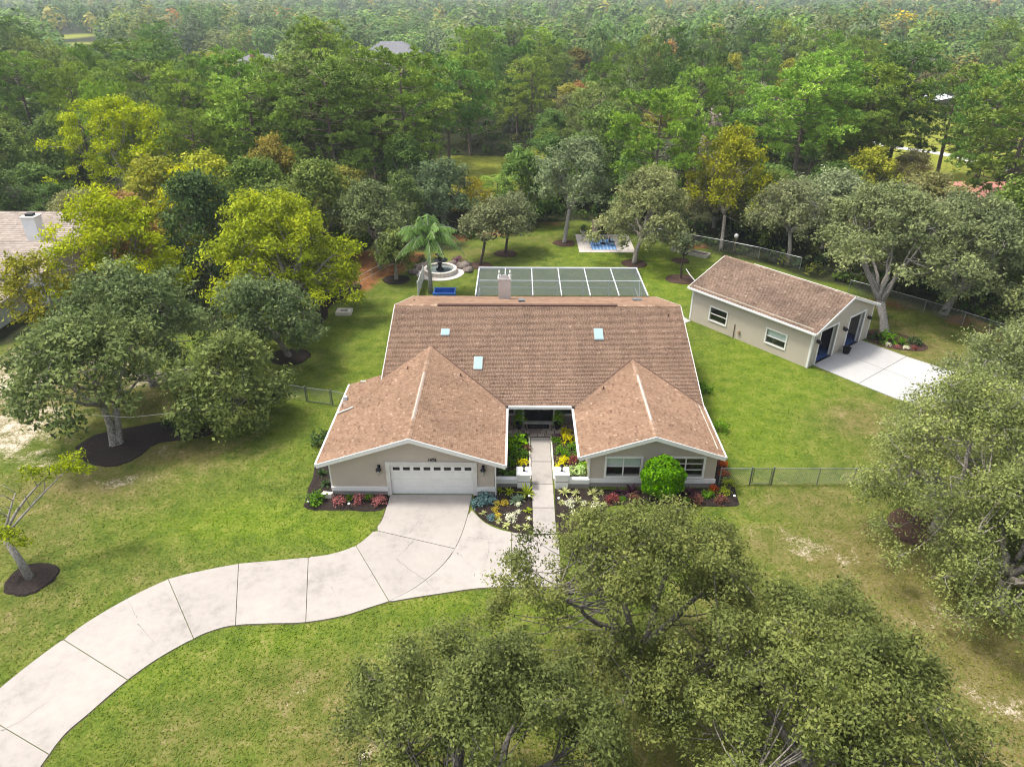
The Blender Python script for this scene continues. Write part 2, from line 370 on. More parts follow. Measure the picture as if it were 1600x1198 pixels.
CRACKS = [[(-20.78, 17.98), (-20.24, 18.41), (-19.52, 19.52), (-19.06, 20.32), (-18.56, 21.28), (-18.74, 21.73), (-18.5, 22.7), (-17.98, 23.81), (-17.29, 24.37), (-16.39, 24.74), (-15.36, 25.03), (-13.9, 25.72), (-12.04, 25.91), (-10.61, 26.09)], [(-18.02, 23.88), (-18.73, 24.72), (-19.18, 25.21)], [(-17.78, 23.5), (-16.94, 22.79), (-15.98, 21.89)], [(-5.86, 29.95), (-5.5, 31.03), (-5.44, 32.09), (-5.11, 33.09)], [(-5.57, 29.34), (-6.08, 28.34), (-7.05, 27.43), (-8.75, 26.55), (-9.83, 26.06)], [(-6.26, 27.95), (-5.41, 27.12), (-4.5, 26.36), (-4.02, 25.71)], [(-3.14, 28.46), (-2.74, 27.98), (-2.32, 27.14), (-2.23, 26.12)], [(-2.61, 29.67), (-1.28, 29.52), (-0.23, 29.69)], [(-1.48, 29.32), (-1.58, 27.66), (-2.18, 27.05)], [(-9.23, 25.93), (-8.77, 25.17), (-8.3, 24.2)]]
PLANTS = [('mound', 'leafy_shrub', 'green', -11.61, 32.57, 0.75, 'green leafy shrub at the outer corner of the garage bed'), ('spike', 'strap_leaved_plant', 'dkgreen', -11.97, 35.29, 0.6, 'dark strap-leaved plant under the garage side eave, the one farther from the driveway'), ('spike', 'strap_leaved_plant', 'dkgreen', -11.48, 34.21, 0.5, 'dark strap-leaved plant beside the garage corner, just behind the white stone block'), ('mound', 'caladium', 'pink', -10.28, 32.46, 0.5, 'dusty pink caladium next to the white stone block'), ('mound', 'caladium', 'pink', -9.17, 32.64, 0.45, 'pink caladium in the middle of the garage bed'), ('mound', 'caladium', 'pink', -7.95, 32.54, 0.5, 'bright pink caladium at the driveway end of the garage bed'), ('mound', 'small_green_plant', 'green', -9.77, 32.88, 0.28, 'small green plant between the first two pink caladiums'), ('mound', 'small_green_plant', 'green', -8.62, 32.94, 0.3, 'small green plant between the middle and bright pink caladiums'), ('mound', 'blue_grey_shrub', 'blue', -1.86, 32.76, 0.55, 'blue-grey shrub against the garage corner'), ('mound', 'blue_grey_shrub', 'blue', -2.25, 32.35, 0.45, 'blue-grey shrub at the driveway edge of the bed'), ('mound', 'small_green_plant', 'blue', -1.41, 32.59, 0.4, 'blue-green plant beside the blue-grey shrub under the garage corner'), ('mound', 'small_green_plant', 'blue', -1.4, 31.17, 0.35, 'blue-green plant on the curved concrete edge'), ('spike', 'bromeliad', 'ygreen', -0.99, 33.67, 0.4, 'small spiky bromeliad under the low wall nearest the garage'), ('spike', 'bromeliad', 'ygreen', -0.42, 33.55, 0.45, 'spiky bromeliad in the middle of the low wall'), ('spike', 'bromeliad', 'ygreen', 0.57, 33.38, 0.75, 'large yellow-green bromeliad below the white pillar on the garage side'), ('spike', 'bromeliad', 'ygreen', 0.66, 31.86, 0.4, 'spiky bromeliad halfway along the walkway edge'), ('spike', 'agave', 'grey', -0.03, 32.66, 0.6, 'grey-green agave in the middle of the bed between driveway and walkway'), ('spike', 'agave', 'grey', 0.19, 32.95, 0.5, 'grey-green agave close behind the larger agave'), ('mound', 'bronze_bromeliad', 'gold', -1.15, 32.47, 0.27, 'round gold plant, uppermost of the four on the garage side of the bed'), ('mound', 'bronze_bromeliad', 'gold', -0.7, 32.53, 0.27, 'round gold plant next to the agaves'), ('mound', 'bronze_bromeliad', 'gold', -1.2, 31.9, 0.27, 'round gold plant in the middle of the bed between driveway and walkway'), ('mound', 'bronze_bromeliad', 'gold', -1.04, 31.34, 0.27, 'round gold plant, lowest of the four in the bed'), ('mound', 'white_flower_clump', 'white', -0.28, 31.23, 0.42, 'large white flower clump in the bed beside the driveway'), ('mound', 'white_flower_clump', 'white', 0.12, 32.42, 0.2, 'small white flower clump below the agaves'), ('mound', 'white_flower_clump', 'white', 0.12, 31.74, 0.18, 'small white flower clump between the agaves and the large white clump'), ('spike', 'small_rosette', 'pale', -1.89, 31.61, 0.3, 'pale rosette at the curved edge close to the driveway joint'), ('spike', 'small_rosette', 'pale', -0.53, 30.58, 0.35, 'pale rosette at the lower curved edge below the large white clump'), ('spike', 'small_rosette', 'pale', 0.04, 30.42, 0.33, 'pale rosette near the lowest corner of the bed'), ('spike', 'small_rosette', 'pale', 0.54, 30.43, 0.35, 'pale rosette at the walkway corner of the bed'), ('spike', 'small_rosette', 'pale', -0.96, 30.95, 0.3, 'pale rosette below the gold plants'), ('spike', 'small_rosette', 'pale', 0.69, 31.19, 0.28, 'pale rosette beside the lower walkway edge'), ('spike', 'bromeliad', 'pale', 2.84, 33.52, 0.6, 'pale spiky bromeliad below the white pillar on the window side'), ('spike', 'bromeliad', 'pale', 3.48, 33.46, 0.4, 'spiky bromeliad second along the low wall from the walkway'), ('spike', 'bromeliad', 'pale', 4.5, 33.47, 0.55, 'pale spiky bromeliad below the corner of the front window'), ('spike', 'bromeliad', 'pale', 5.0, 33.53, 0.35, 'small pale bromeliad below the blinds window'), ('mound', 'white_flower_clump', 'white', 3.11, 32.39, 0.42, 'large white flower clump closest to the walkway on the window side'), ('mound', 'white_flower_clump', 'white', 3.9, 32.51, 0.25, 'small white flower clump between the two large ones on the window side'), ('mound', 'white_flower_clump', 'white', 4.53, 32.11, 0.36, 'white flower clump near the grass corner of the window bed'), ('mound', 'white_flower_clump', 'white', 3.28, 31.65, 0.25, 'cream flower clump at the lower walkway side of the window bed'), ('spike', 'small_rosette', 'pale', 2.61, 32.62, 0.3, 'pale rosette beside the walkway below the pillar'), ('spike', 'small_rosette', 'pale', 3.56, 32.92, 0.33, 'pale rosette above the small white clump'), ('spike', 'small_rosette', 'pale', 4.63, 32.81, 0.35, 'pale rosette above the white clump near the grass'), ('spike', 'small_rosette', 'pale', 2.54, 31.42, 0.3, 'pale rosette low beside the walkway'), ('spike', 'small_rosette', 'pale', 4.27, 31.66, 0.28, 'pale rosette below the white clump near the grass'), ('spike', 'small_rosette', 'pale', 5.05, 32.52, 0.28, 'pale rosette just beside the red caladium'), ('mound', 'caladium', 'red', 5.56, 32.82, 0.5, 'red caladium below the blinds window'), ('mound', 'caladium', 'bronze', 6.94, 33.07, 0.4, 'bronze caladium beside the round clipped shrub'), ('mound', 'caladium', 'bronze', 9.03, 32.61, 0.45, 'bronze caladium just past the round clipped shrub'), ('mound', 'caladium', 'bronze', 10.49, 32.86, 0.5, 'bronze caladium below the dark window'), ('mound', 'caladium', 'bronze', 11.89, 32.81, 0.45, 'bronze caladium at the house corner end of the bed'), ('mound', 'small_green_plant', 'green', 6.18, 32.94, 0.3, 'small green plant between the red and bronze caladiums'), ('mound', 'small_green_plant', 'green', 9.84, 32.79, 0.3, 'small green plant between two bronze caladiums below the dark window'), ('spike', 'dark_grass', 'dkpurple', 5.99, 33.54, 0.5, 'dark purple grass behind the red caladium'), ('spike', 'dark_grass', 'dkpurple', 6.76, 33.67, 0.7, 'tall dark grass against the base wall next to the clipped shrub'), ('spike', 'dark_grass', 'dkpurple', 10.26, 33.51, 0.7, 'tall dark purple grass below the dark window'), ('mound', 'croton', 'green', 11.27, 33.34, 0.5, 'green croton against the base wall near the house corner'), ('mound', 'croton', 'orange', 11.69, 33.83, 0.35, 'orange-red flowering croton against the base wall'), ('mound', 'croton', 'orange', 12.75, 35.49, 0.4, 'red-orange croton beside the house side wall'), ('mound', 'croton', 'ygreen', 12.28, 33.59, 0.45, 'yellow-green croton at the outer house corner'), ('mound', 'croton', 'ygreen', 12.76, 34.59, 0.45, 'olive croton on the side bed behind the corner'), ('mound', 'croton', 'orange', 12.95, 36.43, 0.4, 'red-orange croton farthest back along the side wall'), ('mound', 'leafy_shrub', 'lime', -0.05, 38.53, 0.85, 'lime green shrub in the courtyard beside the porch pavers'), ('mound', 'leafy_shrub', 'green', -0.13, 37.44, 0.65, 'green shrub in the courtyard below the lime shrub'), ('mound', 'leafy_shrub', 'green', 0.4, 37.09, 0.55, 'green shrub touching the walkway below the burgundy plant'), ('mound', 'leafy_shrub', 'green', -0.29, 36.39, 0.5, 'green shrub under the garage gutter in the courtyard'), ('mound', 'burgundy_plant', 'bronze', 0.65, 38.02, 0.4, 'burgundy plant at the walkway edge in the courtyard'), ('mound', 'yellow_shrub', 'yellow', 0.4, 36.19, 0.5, 'yellow shrub in the courtyard on the garage side'), ('spike', 'strap_leaved_plant', 'green', -0.75, 35.45, 0.5, 'green strap-leaved plant behind the low wall nearest the garage'), ('spike', 'strap_leaved_plant', 'green', -0.28, 35.32, 0.5, 'green strap-leaved plant behind the middle of the low wall'), ('spike', 'strap_leaved_plant', 'green', 0.19, 35.45, 0.5, 'green strap-leaved plant beside the yellow shrub'), ('spike', 'strap_leaved_plant', 'green', 0.63, 39.59, 0.4, 'dark strap-leaved plant where the pavers meet the walkway'), ('mound', 'burgundy_plant', 'purple', 2.75, 39.45, 0.35, 'purple plant where the pavers meet the window-side bed'), ('mound', 'yellow_shrub', 'yellow', 3.3, 40.08, 0.45, 'yellow shrub farthest back in the window-side courtyard'), ('mound', 'yellow_shrub', 'yellow', 3.33, 39.08, 0.6, 'large bright yellow shrub in the window-side courtyard'), ('mound', 'yellow_shrub', 'yellow', 2.98, 36.69, 0.45, 'yellow shrub behind the window-side pillar, upper one'), ('mound', 'yellow_shrub', 'yellow', 2.67, 36.01, 0.42, 'yellow shrub closest behind the window-side pillar'), ('mound', 'leafy_shrub', 'green', 2.56, 38.92, 0.4, 'green and white leafed plant at the walkway near the pavers'), ('mound', 'leafy_shrub', 'green', 2.84, 37.75, 0.5, 'olive green shrub at the walkway edge of the window-side courtyard'), ('mound', 'leafy_shrub', 'green', 3.69, 38.19, 0.5, 'green shrub beside the large bright yellow shrub'), ('mound', 'leafy_shrub', 'green', 3.19, 37.39, 0.42, 'green shrub above the pair of yellow shrubs'), ('mound', 'leafy_shrub', 'green', 3.99, 37.19, 0.6, 'bright green shrub under the window-side gutter'), ('mound', 'burgundy_plant', 'red', 3.66, 36.63, 0.5, 'red-leaved shrub under the window-side gutter'), ('mound', 'flowering_shrub', 'whitegreen', 3.23, 35.48, 0.5, 'white flowering shrub behind the window-side low wall'), ('mound', 'flowering_shrub', 'whitegreen', 3.83, 35.55, 0.55, 'white flowering shrub in the corner of the low wall and house'), ('mound', 'leafy_shrub', 'lime', 4.13, 35.95, 0.5, 'lime green shrub against the window-side wing wall'), ('mound', 'leafy_shrub', 'dkgreen', -12.82, 38.8, 0.9, 'dark green shrub beside the garage side wall'), ('mound', 'leafy_shrub', 'green', 13.84, 45.78, 0.8, 'green shrub beside the far side wall under the main roof'), ('mound', 'leafy_shrub', 'green', 13.82, 40.56, 0.7, 'green shrub beside the side wall of the window wing')]
# ------------------------------------------------------------------ ground
def blob(X, Y, items):
    r = np.zeros_like(X)
    for x, y, a, b, s in items: r = np.maximum(r, s * np.exp(-(((X - x) / a) ** 2 + ((Y - y) / b) ** 2)))
    return r
# yard outline: inside is lawn, outside is wood floor
YARD = [(-60, -80), (60, -80), (62, 30), (46, 50), (40.5, 57.5), (35, 64.0), (23, 77.5), (17.4, 81.5), (14.7, 83.6), (11, 88), (7.5, 90), (4, 88), (1.7, 85.5), (-2.5, 82.5), (-6.3, 79), (-12, 77),
        (-17, 74), (-19, 68), (-19.5, 60), (-23, 57), (-30, 55), (-36, 56), (-41, 54), (-60, 40)]
def in_poly(X, Y, poly):
    c = np.zeros(X.shape, bool); n = len(poly)
    for i in range(n):
        (x0, y0), (x1, y1) = poly[i], poly[(i + 1) % n]
        k = ((y0 > Y) != (y1 > Y)) & (X < (x1 - x0) * (Y - y0) / ((y1 - y0) + 1e-9) + x0); c ^= k
    return c
def dist_poly(X, Y, poly):
    d = np.full(X.shape, 1e9); n = len(poly)
    for i in range(n):
        (x0, y0), (x1, y1) = poly[i], poly[(i + 1) % n]; dx, dy = x1 - x0, y1 - y0
        k = np.clip(((X - x0) * dx + (Y - y0) * dy) / (dx * dx + dy * dy), 0, 1)
        d = np.minimum(d, np.hypot(X - x0 - k * dx, Y - y0 - k * dy))
    return d
CLEAR_R = [(58, 100), (82, 98), (128, 175), (104, 190), (80, 172), (62, 142)]
MEADOW = [(-14, 101), (0, 99), (2, 128), (-14, 130)]
CLEAR_L = [(-125, 272), (-85, 272), (-85, 305), (-125, 305)]
CLEAR_H = [(-62, 268), (-30, 268), (-30, 312), (-62, 312)]
CLEAR_F = [(-310, 430), (-180, 330), (-165, 350), (-285, 500)]
CLEARS = [CLEAR_R, MEADOW, CLEAR_L, CLEAR_H, CLEAR_F]
def axis(lo, hi, step, far0, far1):
    a = list(np.arange(lo, hi + 1e-6, step)); s = step
    while a[-1] < far1: s *= 1.25; a.append(a[-1] + s)
    b = []; s = step; x = lo
    while x > far0: s *= 1.25; x -= s; b.append(x)
    return np.array(b[::-1] + a)
gx = axis(-66, 66, 0.8, -1900, 1900); gy = axis(8, 112, 0.8, -120, 2700)
GX, GY = np.meshgrid(gx, gy); nx, ny = len(gx), len(gy)
rs = np.random.RandomState(4)
wob = 1.2 * np.sin(GX * 0.45 + 1.7 * np.sin(GY * 0.31)) + 0.8 * np.sin(GY * 0.7 + GX * 0.21)
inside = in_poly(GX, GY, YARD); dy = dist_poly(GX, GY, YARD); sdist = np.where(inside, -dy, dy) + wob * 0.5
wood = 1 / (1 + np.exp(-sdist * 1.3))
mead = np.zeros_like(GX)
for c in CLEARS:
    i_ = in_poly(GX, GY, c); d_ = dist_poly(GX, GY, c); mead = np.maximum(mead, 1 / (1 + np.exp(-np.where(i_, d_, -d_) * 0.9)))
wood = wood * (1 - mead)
sand = blob(GX, GY, [(-37.6, 46.5, 4, 4, 1.0), (-34.2, 40, 4, 5, .95), (-38.7, 51, 4, 4, .9), (-33, 50, 4, 2.5, .75), (-28.4, 47.6, 3, 2, .85), (-30.7, 37, 2.5, 2, .6), (-24.3, 34.6, 2.8, .8, .7), (-22.4, 37.9, 2, .7, .5),
    (15.7, 29.2, 2.0, 1.0, .85), (17.6, 28.3, 1.2, .6, .75), (25.7, 41.6, 1.3, .5, .8), (19.7, 24.4, 1.5, 1, .6), (20.2, 19.6, 2, 1.5, .6), (14.0, 30.2, 1.6, .6, .6), (-4.6, 24.4, .9, .4, .55), (-8.9, 19.9, 1.2, .6, .55), (-6.1, 17.2, 1.4, .8, .6), (16.4, 34.75, 1.3, .25, .75), (-16.6, 44.6, 1.0, .4, .7)])
sand = sand * np.where(GX > 0, .8, .9)
dry = blob(GX, GY, [(-26, 34, 6, 3, .75), (-22, 37.5, 5, 2.2, .8), (-27, 30, 4, 4, .5), (-19, 26.6, 3, 2, .3), (-24, 24, 3, 3, .45), (18.5, 27.5, 5, 5, 1.0), (20.4, 22.5, 6, 6, 1.0), (20, 17, 6, 5, 1.0), (24, 42, 3.0, 3.2, .75), (24.6, 38.6, 2.4, 2.2, .6), (17.5, 33, 5, 2.0, .65),
    (10.1, 22.8, 4, 4, .75), (14.6, 29.2, 4, 2.5, .7), (-8.9, 19.9, 4, 2.5, .55), (-6, 17, 4, 3, .75), (-1.5, 20, 5, 3, .6), (4.5, 21, 5, 3, .65), (6, 15, 8, 5, .8), (-36, 46, 8, 10, .9), (-28, 44, 6, 4, .7), (34, 54, 5, 6, .7), (-22, 50, 4, 4, .4), (-13, 18, 3, 2, .4), (35, 35, 12, 14, .7), (-5, 77, 5, 2.5, .55), (3, 82, 6, 2, .4)])
lush = blob(GX, GY, [(19.5, 51, 6, 6, .9), (15.6, 44, 4.5, 8, .95), (20.5, 46, 5, 4, .85), (16, 38.5, 4, 3, .7), (-15, 31, 5, 2.2, .9), (-10, 30.3, 3, 1.6, .9), (9, 77, 6, 5, .7), (15, 69, 4, 8, .85), (-15.7, 20.6, 3, 2, .5), (-11, 22.6, 4, 1.2, .55), (-3, 24.8, 3, 1, .5), (-11.5, 50, 3, 9, .45), (7, 31.5, 2.5, .8, .9), (12, 31, 4, 1.0, .7)])
straw = blob(GX, GY, [(-16.8, 70.5, 2.6, 4.5, 1.0), (-17.6, 66, 1.6, 3, 1.0), (-18.2, 63.2, 1.0, 2, .9), (-14.2, 72, 2.5, 3.5, 1.0), (-15.8, 68, 1.8, 3, 1.0), (-12, 75.5, 3, 2, .95), (-16, 76, 3, 3, .9), (-8.4, 82.5, 3.5, 2, .85), (-3.5, 84.5, 3.5, 1.6, .85), (40, 59, 3, 2.5, .6), (35.5, 62.5, 3, 2, .6), (42, 56.2, 3, 2.5, .6), (20.5, 79.8, 3.2, 1.4, .75), (4, 88.5, 3, 1.2, .6)])
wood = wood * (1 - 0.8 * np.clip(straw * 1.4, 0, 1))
V = np.stack([GX.ravel(), GY.ravel(), np.zeros(nx * ny)], 1)
idx = np.arange(nx * ny).reshape(ny, nx)
F = np.stack([idx[:-1, :-1].ravel(), idx[:-1, 1:].ravel(), idx[1:, 1:].ravel(), idx[1:, :-1].ravel()], 1)
gm = bpy.data.meshes.new('ground'); gm.from_pydata(V.tolist(), [], F.tolist())
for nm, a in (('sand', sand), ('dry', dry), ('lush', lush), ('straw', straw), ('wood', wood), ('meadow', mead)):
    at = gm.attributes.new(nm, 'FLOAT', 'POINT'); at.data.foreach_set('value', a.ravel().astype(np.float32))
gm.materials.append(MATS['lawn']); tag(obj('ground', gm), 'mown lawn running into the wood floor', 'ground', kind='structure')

# ------------------------------------------------------------------ driveway and paths
def near_i(curve, p): return min(range(len(curve)), key=lambda i: (curve[i].x - p[0]) ** 2 + (curve[i].y - p[1]) ** 2)
def seg(curve, p, q):
    a, b = near_i(curve, p), near_i(curve, q)
    r = [(c.x, c.y) for c in (curve[a:b + 1] if a <= b else curve[b:a + 1][::-1])]
    return [tuple(p)] + r[1:-1] + [tuple(q)]
EXCL = []   # paved and planted outlines where no grass grows
def slab(name, mat, poly, parent, z1=0.05, gap=0.028, z0=-0.08):
    EXCL.append(list(poly))
    cx = sum(p[0] for p in poly) / len(poly); cy = sum(p[1] for p in poly) / len(poly)
    q = []
    for x, y in poly:
        d = math.hypot(x - cx, y - cy) or 1; k = max(0.0, 1 - gap / d); q.append((cx + (x - cx) * k, cy + (y - cy) * k))
    return MB().prism(q, z0, z1).build(name, mat, parent)
UPC, LOWC, CC, ARC = catmull(DRIVE_UP), catmull(DRIVE_LOW), catmull(DRIVE_CURVE), catmull(BED_ARC)
drive = thing('driveway', 'curving pale concrete driveway running from the garage to the street', 'driveway', (-8, 26, 0)); drive['kind'] = 'structure'
J = [((-7.65, 30.15), (-3.23, 28.75)), ((-8.61, 28.96), (-6.2, 25.02)), ((-10.92, 28.01), (-9.92, 23.68)), ((-14.44, 27.56), (-13.17, 23.46)), ((-17.63, 26.44), (-14.81, 22.66)), ((-20.77, 22.57), (-16.78, 20.43)), ((-22.6, 19.0), (-18.2, 17.0)), ((-23.0, 15.5), (-18.35, 14.0))]
slab('slab', 'concrete', [(-7.46, 33.36)] + seg(UPC, (-7.46, 33.3), J[0][0]) + seg(CC, J[0][1], (-2.61, 33.2)) + [(-2.61, 33.36)], drive)
slab('slab', 'concrete', seg(UPC, J[0][0], J[1][0]) + seg(CC, J[1][1], J[0][1]), drive)
for (a, b), (c, d) in zip(J[1:-1], J[2:]):
    slab('slab', 'concrete', seg(UPC, a, c) + seg(LOWC, d, b), drive)
xm = -0.25
slab('slab', 'concrete', seg(CC, J[1][1], (-2.56, 31.94)) + seg(ARC, (-2.53, 31.94), (xm, 30.1)) + seg(LOWC, (xm, 26), J[1][1]), drive)
slab('slab', 'concrete', seg(ARC, (xm, 30.1), (0.89, 29.92)) + [(2.3, 29.92)] + seg(LOWC, (2.3, 26.05), (xm, 26)), drive)
mb = MB()
for c in (UPC, LOWC):        # trimmed soil edge beside the concrete
    for i in range(len(c) - 1):
        a, b = c[i], c[i + 1]; mb.add([(a.x - 0.05, a.y - 0.04, 0.008), (b.x - 0.05, b.y - 0.04, 0.008), (b.x + 0.05, b.y + 0.04, 0.008), (a.x + 0.05, a.y + 0.04, 0.008)], [(0, 1, 2, 3)])
mb.build('soil_edge', 'soil_edge', drive)
rng = random.Random(5)
for line in CRACKS:
    c = catmull(line, 7); mb = MB(); w = rng.uniform(0.02, 0.032)
    c = [p + Vector((rng.uniform(-.04, .04), rng.uniform(-.04, .04), 0)) for p in c]
    for i in range(len(c) - 1):
        d = (c[i + 1] - c[i]).normalized(); n_ = Vector((-d.y, d.x, 0)); w1 = w * rng.uniform(.5, 1.2)
        a, b = c[i], c[i + 1]; mb.add([tuple(a - n_ * w)[:2] + (0.0535,), tuple(b - n_ * w1)[:2] + (0.0535,), tuple(b + n_ * w1)[:2] + (0.0535,), tuple(a + n_ * w)[:2] + (0.0535,)], [(0, 1, 2, 3)]); w = w1
    mb.build('crack', 'crack', drive)
walk = thing('front_walkway', 'straight concrete walkway from the driveway to the front porch', 'walkway', (1.5, 35, 0)); walk['kind'] = 'structure'
for y0, y1 in ((29.97, 32.2), (32.2, 34.45), (34.45, 36.75), (36.75, 39.55)):
    slab('slab', 'concrete', [(0.92, y0), (2.2, y0), (2.2, y1), (0.92, y1)], walk, 0.055)
for x in (0.84, 2.28): box('edging', 'stone_light', walk, x - 0.05, 34.9, -0.05, x + 0.05, 39.5, 0.10)
# porch flagstones
porch = thing('porch_paving', 'flagstone porch floor in front of the double doors', 'porch', (1.5, 40.5, 0)); porch['kind'] = 'structure'
box('bed', 'soil_dark', porch, -1.2, 39.5, -0.05, 4.2, 41.4, 0.075)
rng = random.Random(11); y = 39.53
while y < 41.3:
    h = rng.uniform(.28, .45); x = -1.15 - rng.random() * .3
    while x < 4.15:
        w = rng.uniform(.3, .7); x0 = max(x, -1.17)
        if min(x + w, 4.17) - x0 > .1: MB().prism([(x0 + .015 + rng.random() * .03, y + .015), (min(x + w, 4.17) - .015, y + .015 + rng.random() * .03), (min(x + w, 4.17) - .015 - rng.random() * .03, min(y + h, 41.38) - .015), (x0 + .015, min(y + h, 41.38) - .015)], 0.03, 0.095 + rng.random() * .012).build('flagstone', 'flagstone', porch)
        x += w
    y += h
# apron at the outbuilding and small side path
AP = thing('outbuilding_apron', 'bright concrete apron in front of the outbuilding doors', 'apron', (29, 49, 0)); AP['kind'] = 'structure'
a0 = math.radians(38.3); VX, VY = Vector((math.cos(a0), math.sin(a0), 0)), Vector((-math.sin(a0), math.cos(a0), 0)); OB = Vector((22.85, 49.66, 0))
def obp(x, y): p = OB + VX * x + VY * y; return (p.x, p.y)
for poly in ([(0.75, -0.05), (4.5, -0.05), (4.5, -3.9), (0.7, -3.9)], [(4.5, -0.05), (8.1, -0.05), (8.1, -3.9), (4.5, -3.9)], [(0.7, -3.9), (4.5, -3.9), (4.5, -7.6), (0.75, -7.2)], [(4.5, -3.9), (8.1, -3.9), (8.4, -7.8), (4.5, -7.6)],
             [(0.75, -7.2), (4.5, -7.6), (5.0, -11.5), (2.6, -9.6)], [(4.5, -7.6), (8.4, -7.8), (9.5, -12.5), (5.0, -11.5)], [(5.0, -11.5), (9.5, -12.5), (12, -17), (8, -16)]):
    slab('slab', 'concrete_new', [obp(*p) for p in poly], AP)
SP = thing('side_path', 'short white concrete path beside the far end of the outbuilding', 'path', (14.5, 57.5, 0)); SP['kind'] = 'structure'
for k in range(3): slab('slab', 'concrete_new', [(12.3 + k * 1.1, 56.2 + k * .75), (13.4 + k * 1.1, 56.95 + k * .75), (12.9 + k * 1.1, 58.0 + k * .75), (11.8 + k * 1.1, 57.25 + k * .75)], SP)

# ------------------------------------------------------------------ mulch beds
def bed(label, poly, mat='mulch', smooth_n=6, hgt=0.06, name='mulch_bed'):
    c = catmull(poly + [poly[0]], smooth_n)[:-1]; pts = [(p.x, p.y) for p in c]; rr = random.Random(len(label))
    pts = [(x + rr.uniform(-.05, .05), y + rr.uniform(-.05, .05)) for x, y in pts]
    EXCL.append(pts); cx = sum(p[0] for p in pts) / len(pts); cy = sum(p[1] for p in pts) / len(pts); n = len(pts); mb = MB()
    inner = [(cx + (x - cx) * .93, cy + (y - cy) * .93) for x, y in pts]
    mb.add([(x, y, 0.006) for x, y in pts] + [(x, y, hgt) for x, y in inner], [tuple(range(n, 2 * n))] + [(i, (i + 1) % n, n + (i + 1) % n, n + i) for i in range(n)])
    o = mb.build(name, mat); tag(o, label, 'mulch bed', 'mulch beds'); o['kind'] = 'structure'
    return o
bed('dark mulch bed around the garage front corner', [(-12.3, 32.3), (-11.6, 31.95), (-9.5, 31.9), (-7.7, 31.95), (-7.62, 33.3), (-10.7, 33.35), (-10.9, 36), (-11.0, 38.5), (-12.6, 38.3), (-12.5, 35)], smooth_n=3)
bed('dark mulch bed between driveway and walkway', [(-2.45, 33.3), (-2.48, 32.0), (-1.65, 30.95), (-0.6, 30.33), (0.86, 30.05), (0.86, 34.0), (-1.2, 34.0)], smooth_n=2)
bed('dark mulch bed under the front windows', [(2.28, 34.1), (2.28, 30.1), (3.6, 30.6), (4.8, 31.9), (5.7, 32.5), (9.4, 32.55), (12.4, 32.45), (13.0, 33.2), (13.0, 37.5), (11.95, 38.5), (11.85, 34.25)], smooth_n=3)
bed('soil bed in the courtyard on the garage side', [(-1.25, 34.45), (0.8, 34.45), (0.8, 39.45), (-1.25, 39.45)], 'soil_dark', 2)
bed('soil bed in the courtyard on the window side', [(2.33, 34.6), (4.25, 34.6), (4.25, 39.45), (2.33, 39.45)], 'soil_dark', 2)
def ring(label, x, y, r, mat='mulch'): return bed(label, [(x + r * (1 + .1 * math.sin(k * 2.3 + x)) * math.cos(k * math.pi / 4), y + r * (1 + .1 * math.cos(k * 1.7)) * math.sin(k * math.pi / 4)) for k in range(8)], mat, 4, 0.09, 'mulch_ring')
ring('round mulch ring of the sparse young tree by the driveway', -24.6, 26.4, 1.25)
ring('mulch ring at the foot of the slim leaning backyard tree', -4.0, 72.9, 1.3, 'mulch_brown')
ring('mulch ring at the foot of the small backyard oak near the straw', -1.3, 76.9, 1.3, 'mulch_brown')
ring('mulch ring of the tall grey oak beside the patio', 5.5, 80.6, 1.3, 'mulch_brown')
ring('mulch ring of the oak behind the pool cage corner', 12.7, 73.6, 1.4, 'mulch_brown')
ring('mulch ring of the thin dark tree by the outbuilding roof', 16.8, 69.0, 1.5, 'mulch_brown')
ring('small mulch ring behind the thin dark tree', 17.9, 74.6, 1.0, 'mulch_brown')
ring('mulch ring of the small tree beside the fountain', -12.4, 68.6, 1.4)
ring('dark mulch ring under the oak behind the chain-link gate', -18.4, 51.2, 1.6)
bed('dark mulch bed under the yellow-green tree', [(-20.5, 57), (-18, 57), (-17.2, 58.5), (-17.6, 62), (-15.6, 65.5), (-16.2, 67.5), (-18.5, 65), (-20, 61)], smooth_n=4)
bed('long dark mulch bed under the twin-trunk oaks', [(-28.8, 38.2), (-27.3, 36.6), (-25.3, 36.0), (-24.2, 37.0), (-23.6, 38.6), (-20.9, 39.4), (-20.6, 40.4), (-22.8, 41.8), (-26.4, 40.6), (-28.3, 39.6)], smooth_n=5)
bed('mulch bed around the oak trunks beside the apron', [(29.9, 54.3), (31.4, 52.9), (33.6, 52.7), (34.3, 53.8), (33.6, 55.6), (31.5, 57.0), (30.0, 56.0)], 'mulch_brown', 4)
bed('dark mulch patch under the weeping oaks beside the lawn', [(20.8, 29.6), (22.4, 28.8), (24.6, 29.4), (24.8, 31.6), (22.6, 32.6), (20.9, 31.4)], 'mulch_brown', 4)
# ------------------------------------------------------------------ main house
SL = 1 / 3.0
house = thing('ranch_house', 'single-storey beige ranch house with brown shingle roof and two front gables', 'house', (1.5, 44, 0))
def wall_boxes(mb, x0, x1, z0, z1, y0, y1, holes):
    """wall lying along x with rectangular openings (x0,x1,z0,z1)"""
    xs = sorted({x0, x1, *[h[0] for h in holes], *[h[1] for h in holes]}); zs = sorted({z0, z1, *[h[2] for h in holes], *[h[3] for h in holes]})
    for a, b in zip(xs, xs[1:]):
        run = None
        for c, d in zip(zs, zs[1:]):
            mx, mz = (a + b) / 2, (c + d) / 2
            if not any(h[0] < mx < h[1] and h[2] < mz < h[3] for h in holes): mb.box(a, y0, c, b, y1, d)
    return mb
